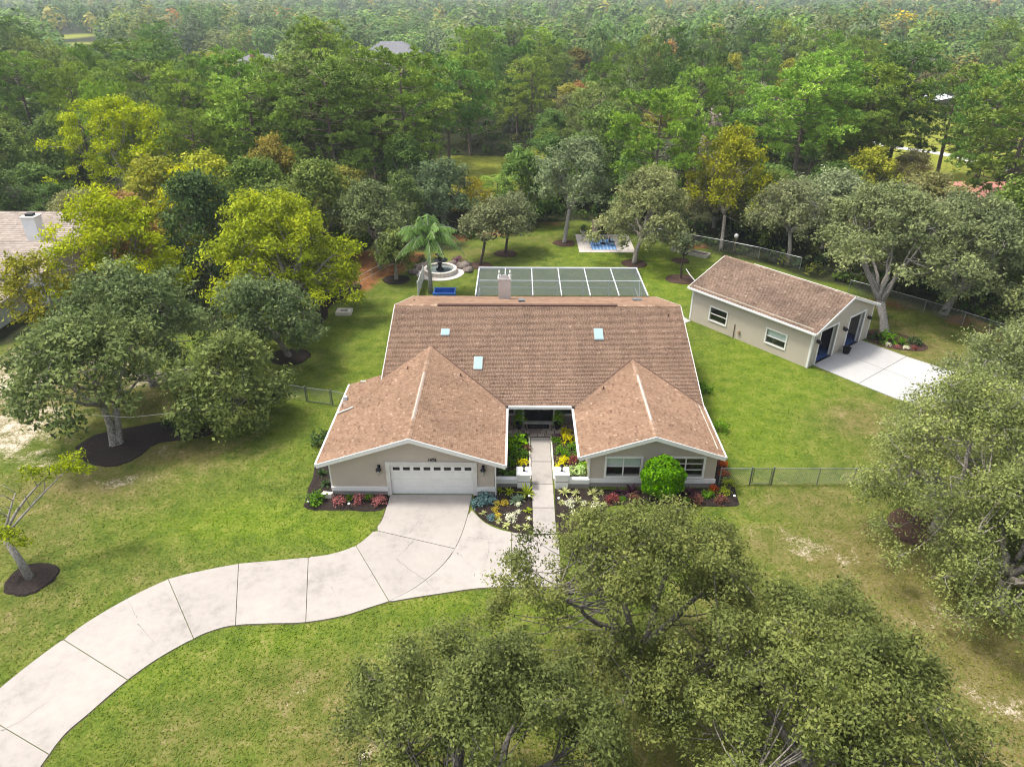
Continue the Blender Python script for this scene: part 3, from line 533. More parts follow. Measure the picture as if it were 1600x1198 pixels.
# garage wing: walls x -10.8..-1.3, front y 33.4
GDOOR = (-7.35, -2.52, -0.05, 2.15)
mb = MB(); wall_boxes(mb, -10.8, -1.3, -0.05, 2.62, 33.4, 33.6, [GDOOR])
mb.extrude([(-10.8, 33.4, 2.62), (-1.3, 33.4, 2.62), (-6.03, 33.4, 4.10)], (0, 0.2, 0))
mb.box(-10.8, 33.6, -0.05, -10.6, 42.1, 2.66); mb.box(-1.5, 33.6, -0.05, -1.3, 41.5, 2.66); mb.box(-10.6, 41.9, -0.05, -9.0, 42.1, 2.9)
mb.build('wall', 'stucco_beige', house)
# window wing walls x 4.35..11.8, front y 34.3
W1, W2 = (5.32, 7.32, 0.78, 2.08), (8.97, 11.0, 0.78, 2.08)
mb = MB(); wall_boxes(mb, 4.35, 11.8, -0.05, 2.55, 34.3, 34.5, [W1, W2])
mb.extrude([(4.35, 34.3, 2.55), (11.8, 34.3, 2.55), (8.0, 34.3, 3.74)], (0, 0.2, 0))
mb.box(4.35, 34.5, -0.05, 4.55, 41.4, 2.6); mb.box(11.6, 34.5, -0.05, 11.8, 57.6, 2.62)
mb.build('wall', 'stucco_beige', house)
# main block: porch wall and back
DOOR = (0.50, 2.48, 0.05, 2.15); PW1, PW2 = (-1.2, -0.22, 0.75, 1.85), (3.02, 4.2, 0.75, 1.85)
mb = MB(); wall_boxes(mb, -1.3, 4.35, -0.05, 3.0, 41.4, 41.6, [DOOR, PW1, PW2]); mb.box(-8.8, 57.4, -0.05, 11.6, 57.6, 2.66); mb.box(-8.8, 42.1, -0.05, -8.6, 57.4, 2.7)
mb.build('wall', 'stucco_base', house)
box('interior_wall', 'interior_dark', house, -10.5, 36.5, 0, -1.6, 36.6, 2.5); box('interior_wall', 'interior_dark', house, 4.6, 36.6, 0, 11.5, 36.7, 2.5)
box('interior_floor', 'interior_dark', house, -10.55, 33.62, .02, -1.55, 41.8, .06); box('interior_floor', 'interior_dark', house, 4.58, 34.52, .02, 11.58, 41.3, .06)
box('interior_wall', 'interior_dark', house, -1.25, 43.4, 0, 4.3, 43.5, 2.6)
# base skirts and white bands
def skirt(x0, x1, y): box('base_skirt', 'stucco_base', house, x0, y - 0.05, -0.05, x1, y - 0.004, 0.32); box('white_band', 'white_paint', house, x0 - .03, y - 0.09, 0.323, x1 + .03, y - 0.003, 0.60)
skirt(-10.83, -7.58, 33.4); skirt(-2.29, -1.27, 33.4); skirt(4.35, 11.83, 34.3)
# gutters, fascia and roofs

RZ = 5.65; RY = 48.7
def slope_part(name, quads, mat, seed, O, u, v, polys, tab=.21, course=.125):
    mb = MB()
    for q in quads: mb.extrude(q, (0, 0, -0.10))
    rf = mb.build(name, 'soffit', house)
    for k, p in enumerate(polys): shingle_slope('shingles', mat, rf, O, u, v, p, seed + k, tab, course)
    return rf
def slope_x(xe, xr, ze, zr, spans, mat, seed):
    """slope rising from the eave line x=xe to the ridge x=xr; spans: (y0,y1,x_from)"""
    w = math.hypot(xr - xe, zr - ze); quads, polys = [], []
    zat = lambda x: ze + (zr - ze) * (x - xe) / (xr - xe)
    for y0, y1, xf in spans:
        quads.append([(xf, y0, zat(xf)), (xr, y0, zr), (xr, y1, zr), (xf, y1, zat(xf))])
        t0 = w * (xf - xe) / (xr - xe); polys.append([(y0, t0), (y1, t0), (y1, w), (y0, w)])
    return slope_part('roof_slope', quads, mat, seed, (xe, 0, ze), (0, 1, 0), (xr - xe, 0, zr - ze), polys)
GZ, WZ = 4.28, 3.88
slope_x(-11.4, -6.03, 2.50, GZ, [(32.9, 42.2, -11.4), (42.2, 45.4, -9.06)], 'shingles_wing', 21)
slope_x(-0.66, -6.03, 2.50, GZ, [(32.9, 45.4, -0.66)], 'shingles_wing', 23)
slope_x(3.66, 7.95, 2.46, WZ, [(33.8, 44.0, 3.66)], 'shingles_wing', 31)
slope_x(12.06, 7.95, 2.50, WZ, [(33.8, 44.0, 12.06)], 'shingles_wing', 33)
XL, XR, EF, ER = -9.05, 12.05, 39.4, 58.0
ZF = RZ - (RY - EF) * SL; ZB = RZ - (ER - RY) * SL; wf = math.hypot(RY - EF, RZ - ZF); wb = math.hypot(ER - RY, RZ - ZB)
slope_part('roof_slope', [[(XL, EF, ZF), (XR, EF, ZF), (XR, RY, RZ), (XL, RY, RZ)]], 'shingles_main', 41, (0, EF, ZF), (1, 0, 0), (0, RY - EF, RZ - ZF), [[(XL, 0), (XR, 0), (XR, wf), (XL, wf)]])
slope_part('roof_slope', [[(XL, RY, RZ), (XR, RY, RZ), (XR, ER, ZB), (XL, ER, ZB)]], 'shingles_wing', 43, (0, ER, ZB), (1, 0, 0), (0, RY - ER, RZ - ZB), [[(XL, 0), (XR, 0), (XR, wb), (XL, wb)]], .36, .22)
# ridge caps: bent shingles laid along each ridge
def ridge_cap(a, b, side, n):
    a, b, side = Vector(a), Vector(b), Vector(side); mb = MB(); rr = random.Random(n); d = (b - a) / n
    for k in range(n):
        p, q = a + d * k, a + d * (k + 1.04); h = Vector((0, 0, 0.045 + rr.random() * .012)); dz = Vector((0, 0, -0.16 * SL))
        s_ = side * 0.16
        mb.add([p + h, q + h * .75, q + s_ + dz + h * .6, p + s_ + dz + h * .75, q - s_ + dz + h * .6, p - s_ + dz + h * .75], [(0, 1, 2, 3), (1, 0, 5, 4), (0, 3, 5)], min(1, max(0, rr.gauss(.75, .15))))
    return mb.build('ridge_cap', 'shingles_wing', house, tint=True)
ridge_cap((-6.03, 32.9, GZ), (-6.03, 44.5, GZ), (1, 0, 0), 44); ridge_cap((7.95, 33.8, WZ), (7.95, 43.4, WZ), (1, 0, 0), 38)
ridge_cap((XL, RY, RZ), (XR, RY, RZ), (0, 1, 0), 80)
# valleys: thin dark brown flashing where the wings meet the main slope
for a, b in (((-6.03, 44.6, GZ), (-0.7, 39.45, 2.55)), ((7.95, 43.45, WZ), (3.7, 39.45, 2.53)), ((7.95, 43.45, WZ), (12.0, 39.5, 2.56))):
    MB().tube([Vector(a) + Vector((0, 0, .015)), Vector(b) + Vector((0, 0, .015))], 0.05, 5).build('valley_flashing', 'dark_brown', house)
# white rake boards on the gables and gutters on the eaves
def rake(a, b, y):
    a, b = Vector((a[0], y, a[1])), Vector((b[0], y, b[1]))
    MB().extrude([a + Vector((0, 0, .03)), b + Vector((0, 0, .03)), b + Vector((0, 0, -.24)), a + Vector((0, 0, -.24))], (0, -0.05, 0)).build('rake_board', 'white_paint', house)
for (xe, ze, xr, zr, y) in ((-11.42, 2.50, -6.03, GZ, 32.9), (-0.64, 2.50, -6.03, GZ, 32.9), (3.64, 2.46, 7.95, WZ, 33.8), (12.08, 2.50, 7.95, WZ, 33.8)): rake((xe, ze), (xr, zr), y)
MB().bar((-11.46, 32.87, 2.45), (-11.46, 42.2, 2.45), 0.10, 0.17).build('gutter', 'white_paint', house)
MB().bar((-0.60, 32.87, 2.45), (-0.60, 39.3, 2.45), 0.12, 0.17).build('gutter', 'white_paint', house)
MB().bar((3.60, 33.77, 2.42), (3.60, 39.3, 2.42), 0.12, 0.17).build('gutter', 'white_paint', house)
MB().bar((-0.53, 39.33, 2.46), (3.53, 39.33, 2.46), 0.12, 0.20).build('gutter', 'white_paint', house)
MB().bar((12.12, 33.77, 2.44), (12.12, 39.6, 2.44), 0.10, 0.15).build('gutter', 'white_paint', house)
for x in (XL - .03, XR + .03):
    for a, b in (((x, EF, ZF), (x, RY, RZ)), ((x, RY, RZ), (x, ER, ZB))): MB().bar(Vector(a) - Vector((0, 0, .07)), Vector(b) - Vector((0, 0, .07)), 0.05, 0.18).build('rake_board', 'soffit', house)
for x in (-0.64, 3.64): MB().lathe((x, 39.2, 2.40), [(0.05, 0), (0.09, 0.05), (0.09, 0.22), (0.05, 0.24)], 8).build('downspout_head', 'black_metal', house)
for x, y, z1 in ((-1.22, 33.36, 2.4), (4.29, 34.26, 2.35), (-10.86, 33.5, 2.4)): MB().box(x - .04, y - .05, 0, x + .04, y + .05, z1).build('downspout', 'white_paint', house)
# garage door: frame, four sections, eight lights
box('door_frame', 'white_trim_worn', house, -7.58, 33.33, -0.04, -7.34, 33.52, 2.40); box('door_frame', 'white_trim_worn', house, -2.53, 33.33, -0.04, -2.29, 33.52, 2.40); box('door_frame', 'white_trim_worn', house, -7.34, 33.335, 2.14, -2.53, 33.52, 2.397)
gd = MB(); 
for k in range(4): gd.box(-7.335, 33.47, 0.01 + k * .535, -2.535, 33.51, 0.01 + k * .535 + .525)
gdo = gd.build('garage_door', 'white_paint', house); pm = MB()
for k in range(3):
    for j in range(8): x = -7.28 + j * .594; pm.box(x + .05, 33.455, 0.08 + k * .535, x + .54, 33.4699, 0.08 + k * .535 + .38)
pm.build('raised_panel', 'white_paint', gdo)
for j in range(8):
    x = -7.28 + j * .594; box('light', 'dark_door', gdo, x + .11, 33.452, 1.745, x + .50, 33.4695, 1.945)
# front windows
def window(x0, x1, z0, z1, y, blinds=None, mull=2, bars=1):
    w = MB(); fw = .13; w.box(x0 - fw, y - .05, z0 - fw, x0, y + .06, z1 + fw); w.box(x1, y - .05, z0 - fw, x1 + fw, y + .06, z1 + fw); w.box(x0, y - .05, z1, x1, y + .06, z1 + fw); w.box(x0, y - .07, z0 - fw, x1, y + .06, z0)
    wf_ = w.build('window', 'white_paint', house); m = MB()
    for k in range(1, mull): x = x0 + (x1 - x0) * k / mull; m.box(x - .035, y + .03, z0, x + .035, y + .09, z1)
    if m.v: m.build('mullion', 'white_paint', wf_)
    m = MB()
    for k in range(1, bars + 1): z = z0 + (z1 - z0) * k / (bars + 1); m.box(x0, y + .045, z - .022, x1, y + .08, z + .022)
    m.build('sash_bar', 'white_paint', wf_)
    for k in range(mull):
        a = x0 + (x1 - x0) * k / mull; b = x0 + (x1 - x0) * (k + 1) / mull; box('pane', 'glass', wf_, a + .03, y + .10, z0, b - .03, y + .108, z1)
    if blinds:
        m = MB(); z = z1
        while z > z0 + (z1 - z0) * blinds: m.box(x0 + .02, y + .118, z - .045, x1 - .02, y + .126, z - .004); z -= .05
        m.build('blind', 'blinds', wf_)
    return wf_
window(*W1, 34.3, blinds=0.48); window(*W2, 34.3, bars=2); window(*PW1, 41.4, mull=1); window(*PW2, 41.4, mull=1)
# double front door
box('door_casing', 'white_paint', house, 0.30, 41.32, 0.05, 0.499, 41.5, 2.35); box('door_casing', 'white_paint', house, 2.481, 41.32, 0.05, 2.68, 41.5, 2.35); box('threshold', 'white_trim_worn', house, 0.42, 41.1, 0.07, 2.56, 41.37, 0.17)
for k in range(2):
    x = 0.505 + k * .985; d = box('front_door', 'dark_door', house, x, 41.46, 0.16, x + .98, 41.52, 2.14)
    box('pane', 'frosted', d, x + .22, 41.445, 1.0, x + .76, 41.4595, 1.95); MB().tube([(x + (.9 if k == 0 else .08), 41.42, 0.95), (x + (.9 if k == 0 else .08), 41.42, 1.25)], .018, 6).build('handle', 'galv', d)
# chimney
ch = MB().box(-1.55, 54.6, 3.2, -0.55, 55.5, 5.35).build('chimney', 'chimney_stucco', house)
MB().box(-1.60, 54.55, 5.352, -0.50, 55.55, 5.50).build('crown', 'white_trim_worn', ch)
c_ = MB(); 
for x in (-1.53, -0.64): c_.extrude([(x, 54.65, 5.5), (x, 55.45, 5.5), (x, 55.35, 5.95), (x, 54.75, 5.95)], (.07, 0, 0))
c_.extrude([(-1.45, 54.62, 5.5)] + [(-1.05 + .40 * math.cos(a), 54.62, 5.5 + .30 * math.sin(a)) for a in [math.pi * k / 8 for k in range(8, -1, -1)]], (0, .06, 0))
c_.build('cap', 'white_trim_worn', ch); box('flue', 'black_metal', ch, -1.35, 54.8, 5.501, -0.75, 55.3, 5.62)
# skylights, vents, ridge vents
def on_front(x, y): return ZF + (y - EF) * SL
def skylight(x0, x1, y0, y1):
    f_ = MB(); q = [(x0, y0), (x1, y0), (x1, y1), (x0, y1)]
    f_.extrude([(x, y, on_front(x, y) + .13) for x, y in q], (0, 0, -.2)); o = f_.build('skylight', 'galv', house)
    q = [(x0 + .05, y0 + .05), (x1 - .05, y0 + .05), (x1 - .05, y1 - .05), (x0 + .05, y1 - .05)]
    MB().extrude([(x, y, on_front(x, y) + .155) for x, y in q], (0, 0, -.024)).build('pane', 'skylight', o)
skylight(-5.42, -4.8, 45.5, 46.1); skylight(-2.95, -2.35, 42.35, 43.5); skylight(5.45, 6.1, 45.1, 46.2)
box('ridge_vent', 'dark_brown', house, -5.9, RY - .16, RZ - .03, 7.4, RY + .12, RZ + .075)
for x, y0, y1, z in ((-6.03, 34.9, 40.7, GZ), (7.95, 35.5, 41.1, WZ)):
    MB().extrude([(x - .085, y0, z + .02), (x, y0, z + .095), (x + .085, y0, z + .02)], (0, y1 - y0, 0)).build('ridge_vent', 'vent_tan', house)
def pipe(x, y, z, h=.32): MB().lathe((x, y, z - .1), [(.11, 0), (.10, .12), (.045, .16), (.045, h)], 8).build('vent_pipe', 'dark_brown', house)
pipe(-7.3, 41.9, 3.85); pipe(-3.75, 41.6, 3.52); pipe(5.7, 40.6, 3.12); pipe(-8.2, 52.5, 4.3); pipe(11.0, 47.6, 5.25); pipe(9.8, 54.2, 3.8)
box('roof_vent', 'galv_dark', house, 0.1, 51.4, 4.6, 0.6, 51.8, 4.92); box('roof_vent', 'galv_dark', house, 9.3, 53.0, 4.1, 10.0, 53.4, 4.33)
MB().tube([(-11.2, 39.0, 2.5), (-11.2, 39.0, 3.0), (-10.7, 38.6, 3.05)], .025, 6).build('conduit', 'galv', house); box('service_box', 'alu_white', house, -11.35, 39.9, 2.55, -11.1, 40.15, 2.85)
MB().tube([(-11.35, 38.3, 2.62), (-10.4, 38.55, 2.92)], .05, 6).build('conduit', 'white_trim_worn', house)
# wall lanterns and the number
def lantern(label, x, y, z, s=1.0, name='wall_lantern', rz=0.0, group='wall lanterns'):
    t_ = thing(name, label, 'lantern', (x, y, z), rz, group); b_ = MB()
    b_.box(-.06 * s, -.03, -.12 * s, .06 * s, 0, .16 * s); b_.tube([(0, -.02, .05 * s), (0, -.12 * s, .2 * s), (0, -.17 * s, .12 * s)], .015, 5); b_.build('bracket', 'black_metal', t_, True)
    MB().lathe((0, -.17 * s, -.25 * s), [(.03 * s, 0), (.085 * s, .04 * s), (.10 * s, .26 * s)], 8).build('glass_body', 'frosted', t_, True)
    MB().lathe((0, -.17 * s, .012 * s), [(.13 * s, 0), (.09 * s, .07 * s), (.02 * s, .15 * s), (.01, .2 * s)], 8).build('cap', 'black_metal', t_, True)
    m = MB()
    for k in range(4): a = math.pi / 4 + k * math.pi / 2; m.bar((.10 * s * math.cos(a), -.17 * s + .10 * s * math.sin(a), .01 * s), (.045 * s * math.cos(a), -.17 * s + .045 * s * math.sin(a), -.26 * s), .022 * s)
    m.build('cage', 'black_metal', t_, True)
    return t_
lantern('black wall lantern on the wide side of the garage door', -7.95, 33.39, 1.95, 1.35); lantern('black wall lantern between the garage door and the courtyard', -1.93, 33.39, 1.95, 1.35)
fc = bpy.data.curves.new('house_number', 'FONT'); fc.body = '1475'; fc.size = 0.27; fc.extrude = 0.02; fc.align_x = 'CENTER'; fc.materials.append(MATS['black_metal'])
ft = bpy.data.objects.new('number_text', fc); nm_ = bpy.data.meshes.new_from_object(ft); bpy.data.objects.remove(ft); nm_.materials.clear(); nm_.materials.append(MATS['black_metal'])
fo = obj('house_number', nm_); fo.location = (-4.86, 33.36, 2.44); fo.rotation_euler = (math.pi / 2, 0, 0); tag(fo, 'black house number above the garage door', 'number')
# courtyard walls with pillars
def low_wall(label, x0, x1, px0, px1):
    t_ = thing('courtyard_wall', label, 'wall', ((x0 + x1) / 2, 34.3, 0)); box('base', 'stucco_base', t_, x0, 34.13, -.05, x1, 34.33, .33)
    box('white_band', 'white_paint', t_, x0, 34.08, .333, x1, 34.40, .64)
    p = box('pillar', 'white_paint', t_, px0, 34.02, -.05, px1, 34.75, .95); box('pillar_cap', 'white_paint', p, px0 - .06, 33.96, .953, px1 + .06, 34.81, 1.06)
    box('pillar_groove', 'stucco_base', p, px0 - .012, 34.008, .50, px1 + .012, 34.76, .54)
    return t_
low_wall('low white courtyard wall and pillar on the garage side of the walkway', -1.26, 0.05, 0.05, 0.82); low_wall('low white courtyard wall and pillar on the window side of the walkway', 3.08, 4.34, 2.31, 3.08)
for x, l in ((0.44, 'small black pillar lantern on the garage side of the walkway'), (2.69, 'small black pillar lantern on the window side of the walkway')):
    t_ = thing('pillar_lantern', l, 'lantern', (x, 34.38, 1.06), 0, 'pillar lanterns'); MB().lathe((0, 0, 0), [(.09, 0), (.09, .03), (.03, .05), (.03, .12), (.08, .14)], 8).build('foot', 'black_metal', t_, True)
    MB().lathe((0, 0, .141), [(.08, 0), (.10, .22)], 8).build('glass_body', 'frosted', t_, True); MB().lathe((0, 0, .362), [(.14, 0), (.08, .07), (.015, .14)], 8).build('cap', 'black_metal', t_, True)
# doormat
t_ = thing('doormat', 'black doormat with pale lettering before the double doors', 'doormat', (1.48, 40.75, .11)); MB().prism([(.75, 40.5), (2.2, 40.5), (2.2, 40.98), (.75, 40.98)], .108, .125).build('mat', 'mat_black', t_)
m = MB(); m.tube([(1.48 + .14 * math.cos(a), 40.74 + .14 * math.sin(a), .128) for a in [k * math.pi / 6 for k in range(13)]], .012, 4)
for k in range(4):
    for s_ in (-1, 1): x = 1.48 + s_ * (.24 + k * .1); m.box(x - .025, 40.66, .126, x + .025, 40.82, .13)
m.build('print', 'mat_letter', t_)
# white stone block by the garage corner
o = MB().prism([(-11.45, 32.98), (-10.85, 32.95), (-10.75, 33.18), (-11.35, 33.28)], 0, .34).build('stone_block', 'stone_light'); tag(o, 'whitish stone block at the garage corner', 'stone')

# ------------------------------------------------------------------ pool cage
cage = thing('pool_cage', 'white aluminium screened pool cage behind the house', 'pool cage', (4, 61, 0)); CZ = 3.0
cx0, cx1, cy0, cy1 = -3.6, 11.25, 57.1, 63.8
tag(MB().prism([(cx0 - .2, cy0), (cx1 + .2, cy0), (cx1 + .2, cy1 + .2), (cx0 - .2, cy1 + .2)], -.05, .05).build('pool_deck', 'pool_deck'), 'pale pool deck under the screened cage', 'deck', kind='structure')
tag(MB().prism([(-.5, 59.0), (8.5, 59.0), (8.5, 62.8), (-.5, 62.8)], .051, .07).build('pool_water', 'water_dark'), 'swimming pool water under the screened cage', 'pool', kind='structure')
xs = [cx0 + (cx1 - cx0) * k / 6 for k in range(7)]
for x in xs:
    w = .10 if x in (xs[0], xs[-1]) else .075
    MB().bar((x, cy0, CZ), (x, cy1, CZ), w, .12).build('roof_beam', 'alu_white', cage)
    MB().bar((x, cy1, 0), (x, cy1, CZ - .061), .07).build('post', 'alu_white', cage)
for y in (cy1,): MB().bar((cx0 - .05, y, CZ + .061), (cx1 + .05, y, CZ + .061), .16, .12).build('eave_beam', 'alu_white', cage)
MB().bar((cx0, 60.6, CZ + .003), (cx1, 60.6, CZ + .003), .06, .08).build('purlin', 'alu_white', cage)
MB().bar((cx0, cy1, 1.1), (cx1, cy1, 1.1), .05, .06).build('chair_rail', 'alu_white', cage); MB().bar((cx0, cy1 - .0, .12), (cx1, cy1, .12), .05, .08).build('sill_rail', 'alu_white', cage)
for x in (cx0, cx1):
    for y in (59.9, 61.9): MB().bar((x, y, 0), (x, y, CZ - .061), .06).build('post', 'alu_white', cage)
    MB().bar((x, cy0, 1.1), (x, cy1, 1.1), .05).build('chair_rail', 'alu_white', cage)
for x0, x1 in zip(xs, xs[1:]):
    for y0, y1 in ((cy0, 60.6), (60.6, cy1)): MB().add([(x0, y0, CZ + .01), (x1, y0, CZ + .01), (x1, y1, CZ + .01), (x0, y1, CZ + .01)], [(0, 1, 2, 3)]) ; p_ = MB(); p_.add([(x0 + .05, y0 + .03, CZ + .01), (x1 - .05, y0 + .03, CZ + .01), (x1 - .05, y1 - .03, CZ + .01), (x0 + .05, y1 - .03, CZ + .01)], [(0, 1, 2, 3)]); p_.build('screen_panel', 'screen_mesh', cage)
    p_ = MB(); p_.add([(x0 + .03, cy1 + .01, .1), (x1 - .03, cy1 + .01, .1), (x1 - .03, cy1 + .01, CZ - .06), (x0 + .03, cy1 + .01, CZ - .06)], [(0, 1, 2, 3)]); p_.build('screen_panel', 'screen_mesh', cage)
for x in (cx0, cx1): p_ = MB(); p_.add([(x, cy0, .1), (x, cy1, .1), (x, cy1, CZ - .06), (x, cy0, CZ - .06)], [(0, 1, 2, 3)]); p_.build('screen_panel', 'screen_mesh', cage)
MB().bar((cx1 - .02, 59.9, .1), (cx1 - .02, 61.9, CZ - .1), .05).build('brace', 'alu_white', cage)
# ------------------------------------------------------------------ outbuilding
ob = thing('outbuilding', 'detached beige-sided garage outbuilding with two open doors', 'outbuilding', (OB.x, OB.y, 0), a0)
OW, OD, OE, OR = 8.85, 11.75, 3.25, 4.98
D1, D2 = (1.05, 3.40, 0.0, 2.85), (5.25, 7.55, 0.0, 2.85)
m = MB(); wall_boxes(m, 0, OW, -.05, OE, 0, .15, [D1, D2]); m.extrude([(0, 0, OE), (OW, 0, OE), (OW / 2, 0, OR - .08)], (0, .15, 0)); m.build('front_wall', 'siding', ob, True)
m = MB(); LW = [(2.2, 3.95, .80, 1.95), (7.95, 9.65, .80, 1.95)]
wall_boxes(m, 0, OD - .3, -.05, OE, 0, .15, [(a - .15, b - .15, c, d) for a, b, c, d in LW])
m.v = [(y, x + .15, z) for x, y, z in m.v]; m.f = [f[::-1] for f in m.f]; m.build('side_wall', 'siding', ob, True)
MB().box(OW - .15, .15, -.05, OW, OD, OE).build('side_wall', 'siding', ob, True); m = MB().box(0, OD - .15, -.05, OW - .15, OD, OE); m.extrude([(0, OD - .15, OE), (OW, OD - .15, OE), (OW / 2, OD - .15, OR - .08)], (0, .15, 0)); m.build('back_wall', 'siding', ob, True)
# lap boards on the two visible walls, cut around openings
m = MB(); z = .0
while z < OE - .02:
    cuts = [(a - .16, b + .16) for a, b, c, d in LW if c - .16 < z + .06 < d + .16]; segs = [(.12, OD)]
    for a, b in cuts: segs = [s for p, q in segs for s in ((p, min(q, a)), (max(p, b), q)) if s[1] - s[0] > .02]
    for p, q in segs: m.add([(-.005, p, z + .115), (-.005, q, z + .115), (-.026, q, z), (-.026, p, z), (0, p, z), (0, q, z)], [(0, 1, 2, 3), (3, 2, 5, 4)])
    z += .115
m.build('lap_siding', 'siding', ob, True)['kind'] = 'stuff'
m = MB(); z = .0
while z < OR - .15:
    hw = OW / 2 if z < OE else max(0, (OR - .1 - z) / (OR - OE) * OW / 2); segs = [(OW / 2 - hw + .12, OW / 2 + hw - .12)]
    for a, b, c, d in (D1, D2):
        if z < d + .2: segs = [s for p, q in segs for s in ((p, min(q, a - .16)), (max(p, b + .16), q)) if s[1] - s[0] > .02]
    for p, q in segs:
        if q > p: m.add([(p, -.005, z + .115), (q, -.005, z + .115), (q, -.026, z), (p, -.026, z), (p, 0, z), (q, 0, z)], [(3, 2, 1, 0), (4, 5, 2, 3)])
    z += .115
m.build('lap_siding', 'siding', ob, True)['kind'] = 'stuff'
for (x, y, w, h) in ((-.05, -.05, .16, OE), (OW - .11, -.05, .16, OE), (-.05, OD - .11, .16, OE)): MB().box(x, y, -.04, x + w, y + .16, h - .02).build('corner_board', 'white_paint', ob, True)
for a, b, c, d in (D1, D2):
    MB().box(a - .16, -.06, 0, a, .3, d + .16).build('door_frame', 'white_paint', ob, True); MB().box(b, -.06, 0, b + .16, .3, d + .16).build('door_frame', 'white_paint', ob, True); MB().box(a, -.055, d, b, .3, d + .157).build('door_frame', 'white_paint', ob, True)
    dd = MB()
    for k in range(4): dd.box(a + .05, .45 + k * .62, d + .02, b - .05, .45 + k * .62 + .6, d + .07)
    dd.build('raised_door', 'white_paint', ob, True)
for a, b, c, d in LW:
    w = MB(); w.box(-.06, a - .12, c - .12, .05, a, d + .12); w.box(-.06, b, c - .12, .05, b + .12, d + .12); w.box(-.055, a, d, .05, b, d + .118); w.box(-.075, a, c - .118, .05, b, c); wf_ = w.build('window', 'white_paint', ob, True)
    MB().box(-.01, a, (c + d) / 2 - .03, .05, b, (c + d) / 2 + .03).build('sash_bar', 'white_paint', wf_, True); MB().box(.06, a, c, .068, b, d).build('pane', 'glass', wf_, True)
    if a < 5:
        m = MB(); z = d
        while z > c + .5: m.box(.09, a + .02, z - .045, .10, b - .02, z - .004); z -= .05
        m.build('blind', 'blinds', wf_, True)
MB().box(.15, .15, .0, OW - .15, OD - .15, .03).build('floor', 'floor_blue', ob, True)
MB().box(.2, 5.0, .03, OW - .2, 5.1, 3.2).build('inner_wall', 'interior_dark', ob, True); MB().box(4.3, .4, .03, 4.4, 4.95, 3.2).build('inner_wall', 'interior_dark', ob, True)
sl = (OR - OE) / (OW / 2); ov = .35
for sx in (0, 1):
    xe = -ov if sx == 0 else OW + ov; ze = OE - ov * sl; zr = OR; xr = OW / 2; m = MB()
    m.extrude([(xe, -ov, ze), (xr, -ov, zr), (xr, OD + ov, zr), (xe, OD + ov, ze)], (0, 0, -.09)); rf = m.build('roof_slope', 'soffit', ob, True); w = math.hypot(xr - xe, zr - ze); L = OD + 2 * ov
    shingle_slope('shingles', 'shingles_shed', rf, (xe, -ov, ze), (0, 1, 0), (xr - xe, 0, zr - ze), [(0, 0), (L, 0), (L, w), (0, w)], 61 + sx, local=True)
    m = MB(); m.bar((xe + (-.05 if sx == 0 else .05), -ov, ze - .04), (xe + (-.05 if sx == 0 else .05), OD + ov, ze - .04), .11, .15); m.build('gutter', 'white_paint', ob, True)
    for yy in (-ov - .045, OD + ov):
        MB().extrude([(xe, yy, ze + .02), (xr, yy, zr + .02), (xr, yy, zr - .17), (xe, yy, ze - .17)], (0, .045, 0)).build('rake_board', 'white_paint', ob, True)
m = MB(); rr = random.Random(3)
for k in range(50):
    y = -ov + (OD + 2 * ov) * k / 50; d = (OD + 2 * ov) / 50 * 1.05; x = OW / 2; h = OR + .045
    m.add([(x, y, h), (x, y + d, h - .01), (x - .15, y + d, h - .07), (x - .15, y, h - .06), (x + .15, y + d, h - .07), (x + .15, y, h - .06)], [(0, 1, 2, 3), (1, 0, 5, 4), (0, 3, 5)], rr.gauss(.7, .15))
m.build('ridge_cap', 'shingles_shed', ob, True, tint=True)
MB().tube([(-.06, 7.0, 0), (-.06, 7.0, 1.25)], .03, 6).build('conduit', 'dark_brown', ob, True); MB().box(-.13, 6.4, .55, -.03, 6.58, .85).build('meter_box', 'box_tan', ob, True)
for x, l in ((.62, 'round black wall lamp on the lawn side of the outbuilding doors'), (4.45, 'round black wall lamp between the two outbuilding doors'), (8.2, 'round black wall lamp on the tree side of the outbuilding doors')):
    p = OB + VX * x - VY * .03; t_ = thing('wall_lamp', l, 'lamp', (p.x, p.y, 2.15), a0, 'outbuilding lamps'); MB().box(-.07, -.04, -.12, .07, 0, .16).build('plate', 'black_metal', t_, True)
    MB().lathe((0, -.2, -.16), [(.06, 0), (.17, .08), (.19, .16), (.12, .25), (.03, .3)], 10).build('body', 'black_metal', t_, True); MB().lathe((0, -.2, -.20), [(.05, 0), (.09, .035)], 8).build('bulb', 'globe', t_, True)
    m = MB(); m.tube([(0, 0, .1), (0, -.1, .2), (0, -.2, .15)], .018, 5); m.build('arm', 'black_metal', t_, True)
def obt(name, label, cat, x, y, z=0.0, rz=0.0, group=None): p = OB + VX * x + VY * y; return thing(name, label, cat, (p.x, p.y, z), a0 + rz, group)
t_ = obt('plant_pot', 'black pot with a stubby plant between the outbuilding doors', 'pot', 4.75, -.55, .05)
MB().lathe((0, 0, 0), [(.22, 0), (.27, .2), (.34, .48), (.36, .5), (.30, .5), (.29, .44)], 14).build('pot', 'mat_black', t_, True); m = MB()
for k in range(9): a = k * .7; m.tube([(0, 0, .42), (.07 * math.cos(a), .07 * math.sin(a), .62), (.2 * math.cos(a), .2 * math.sin(a), .72)], [.02, .02, .004], 4)
m.build('plant', 'bark_dark', t_, True)
t_ = obt('pedestal_fan', 'pedestal fan standing in the first outbuilding door', 'fan', 2.75, 1.1, .03)
MB().lathe((0, 0, 0), [(.42, 0), (.42, .04), (.10, .09), (.05, .1)], 14).build('base', 'black_metal', t_, True); MB().tube([(0, 0, .1), (0, 0, 1.25)], .04, 6).build('pole', 'black_metal', t_, True)
m = MB()
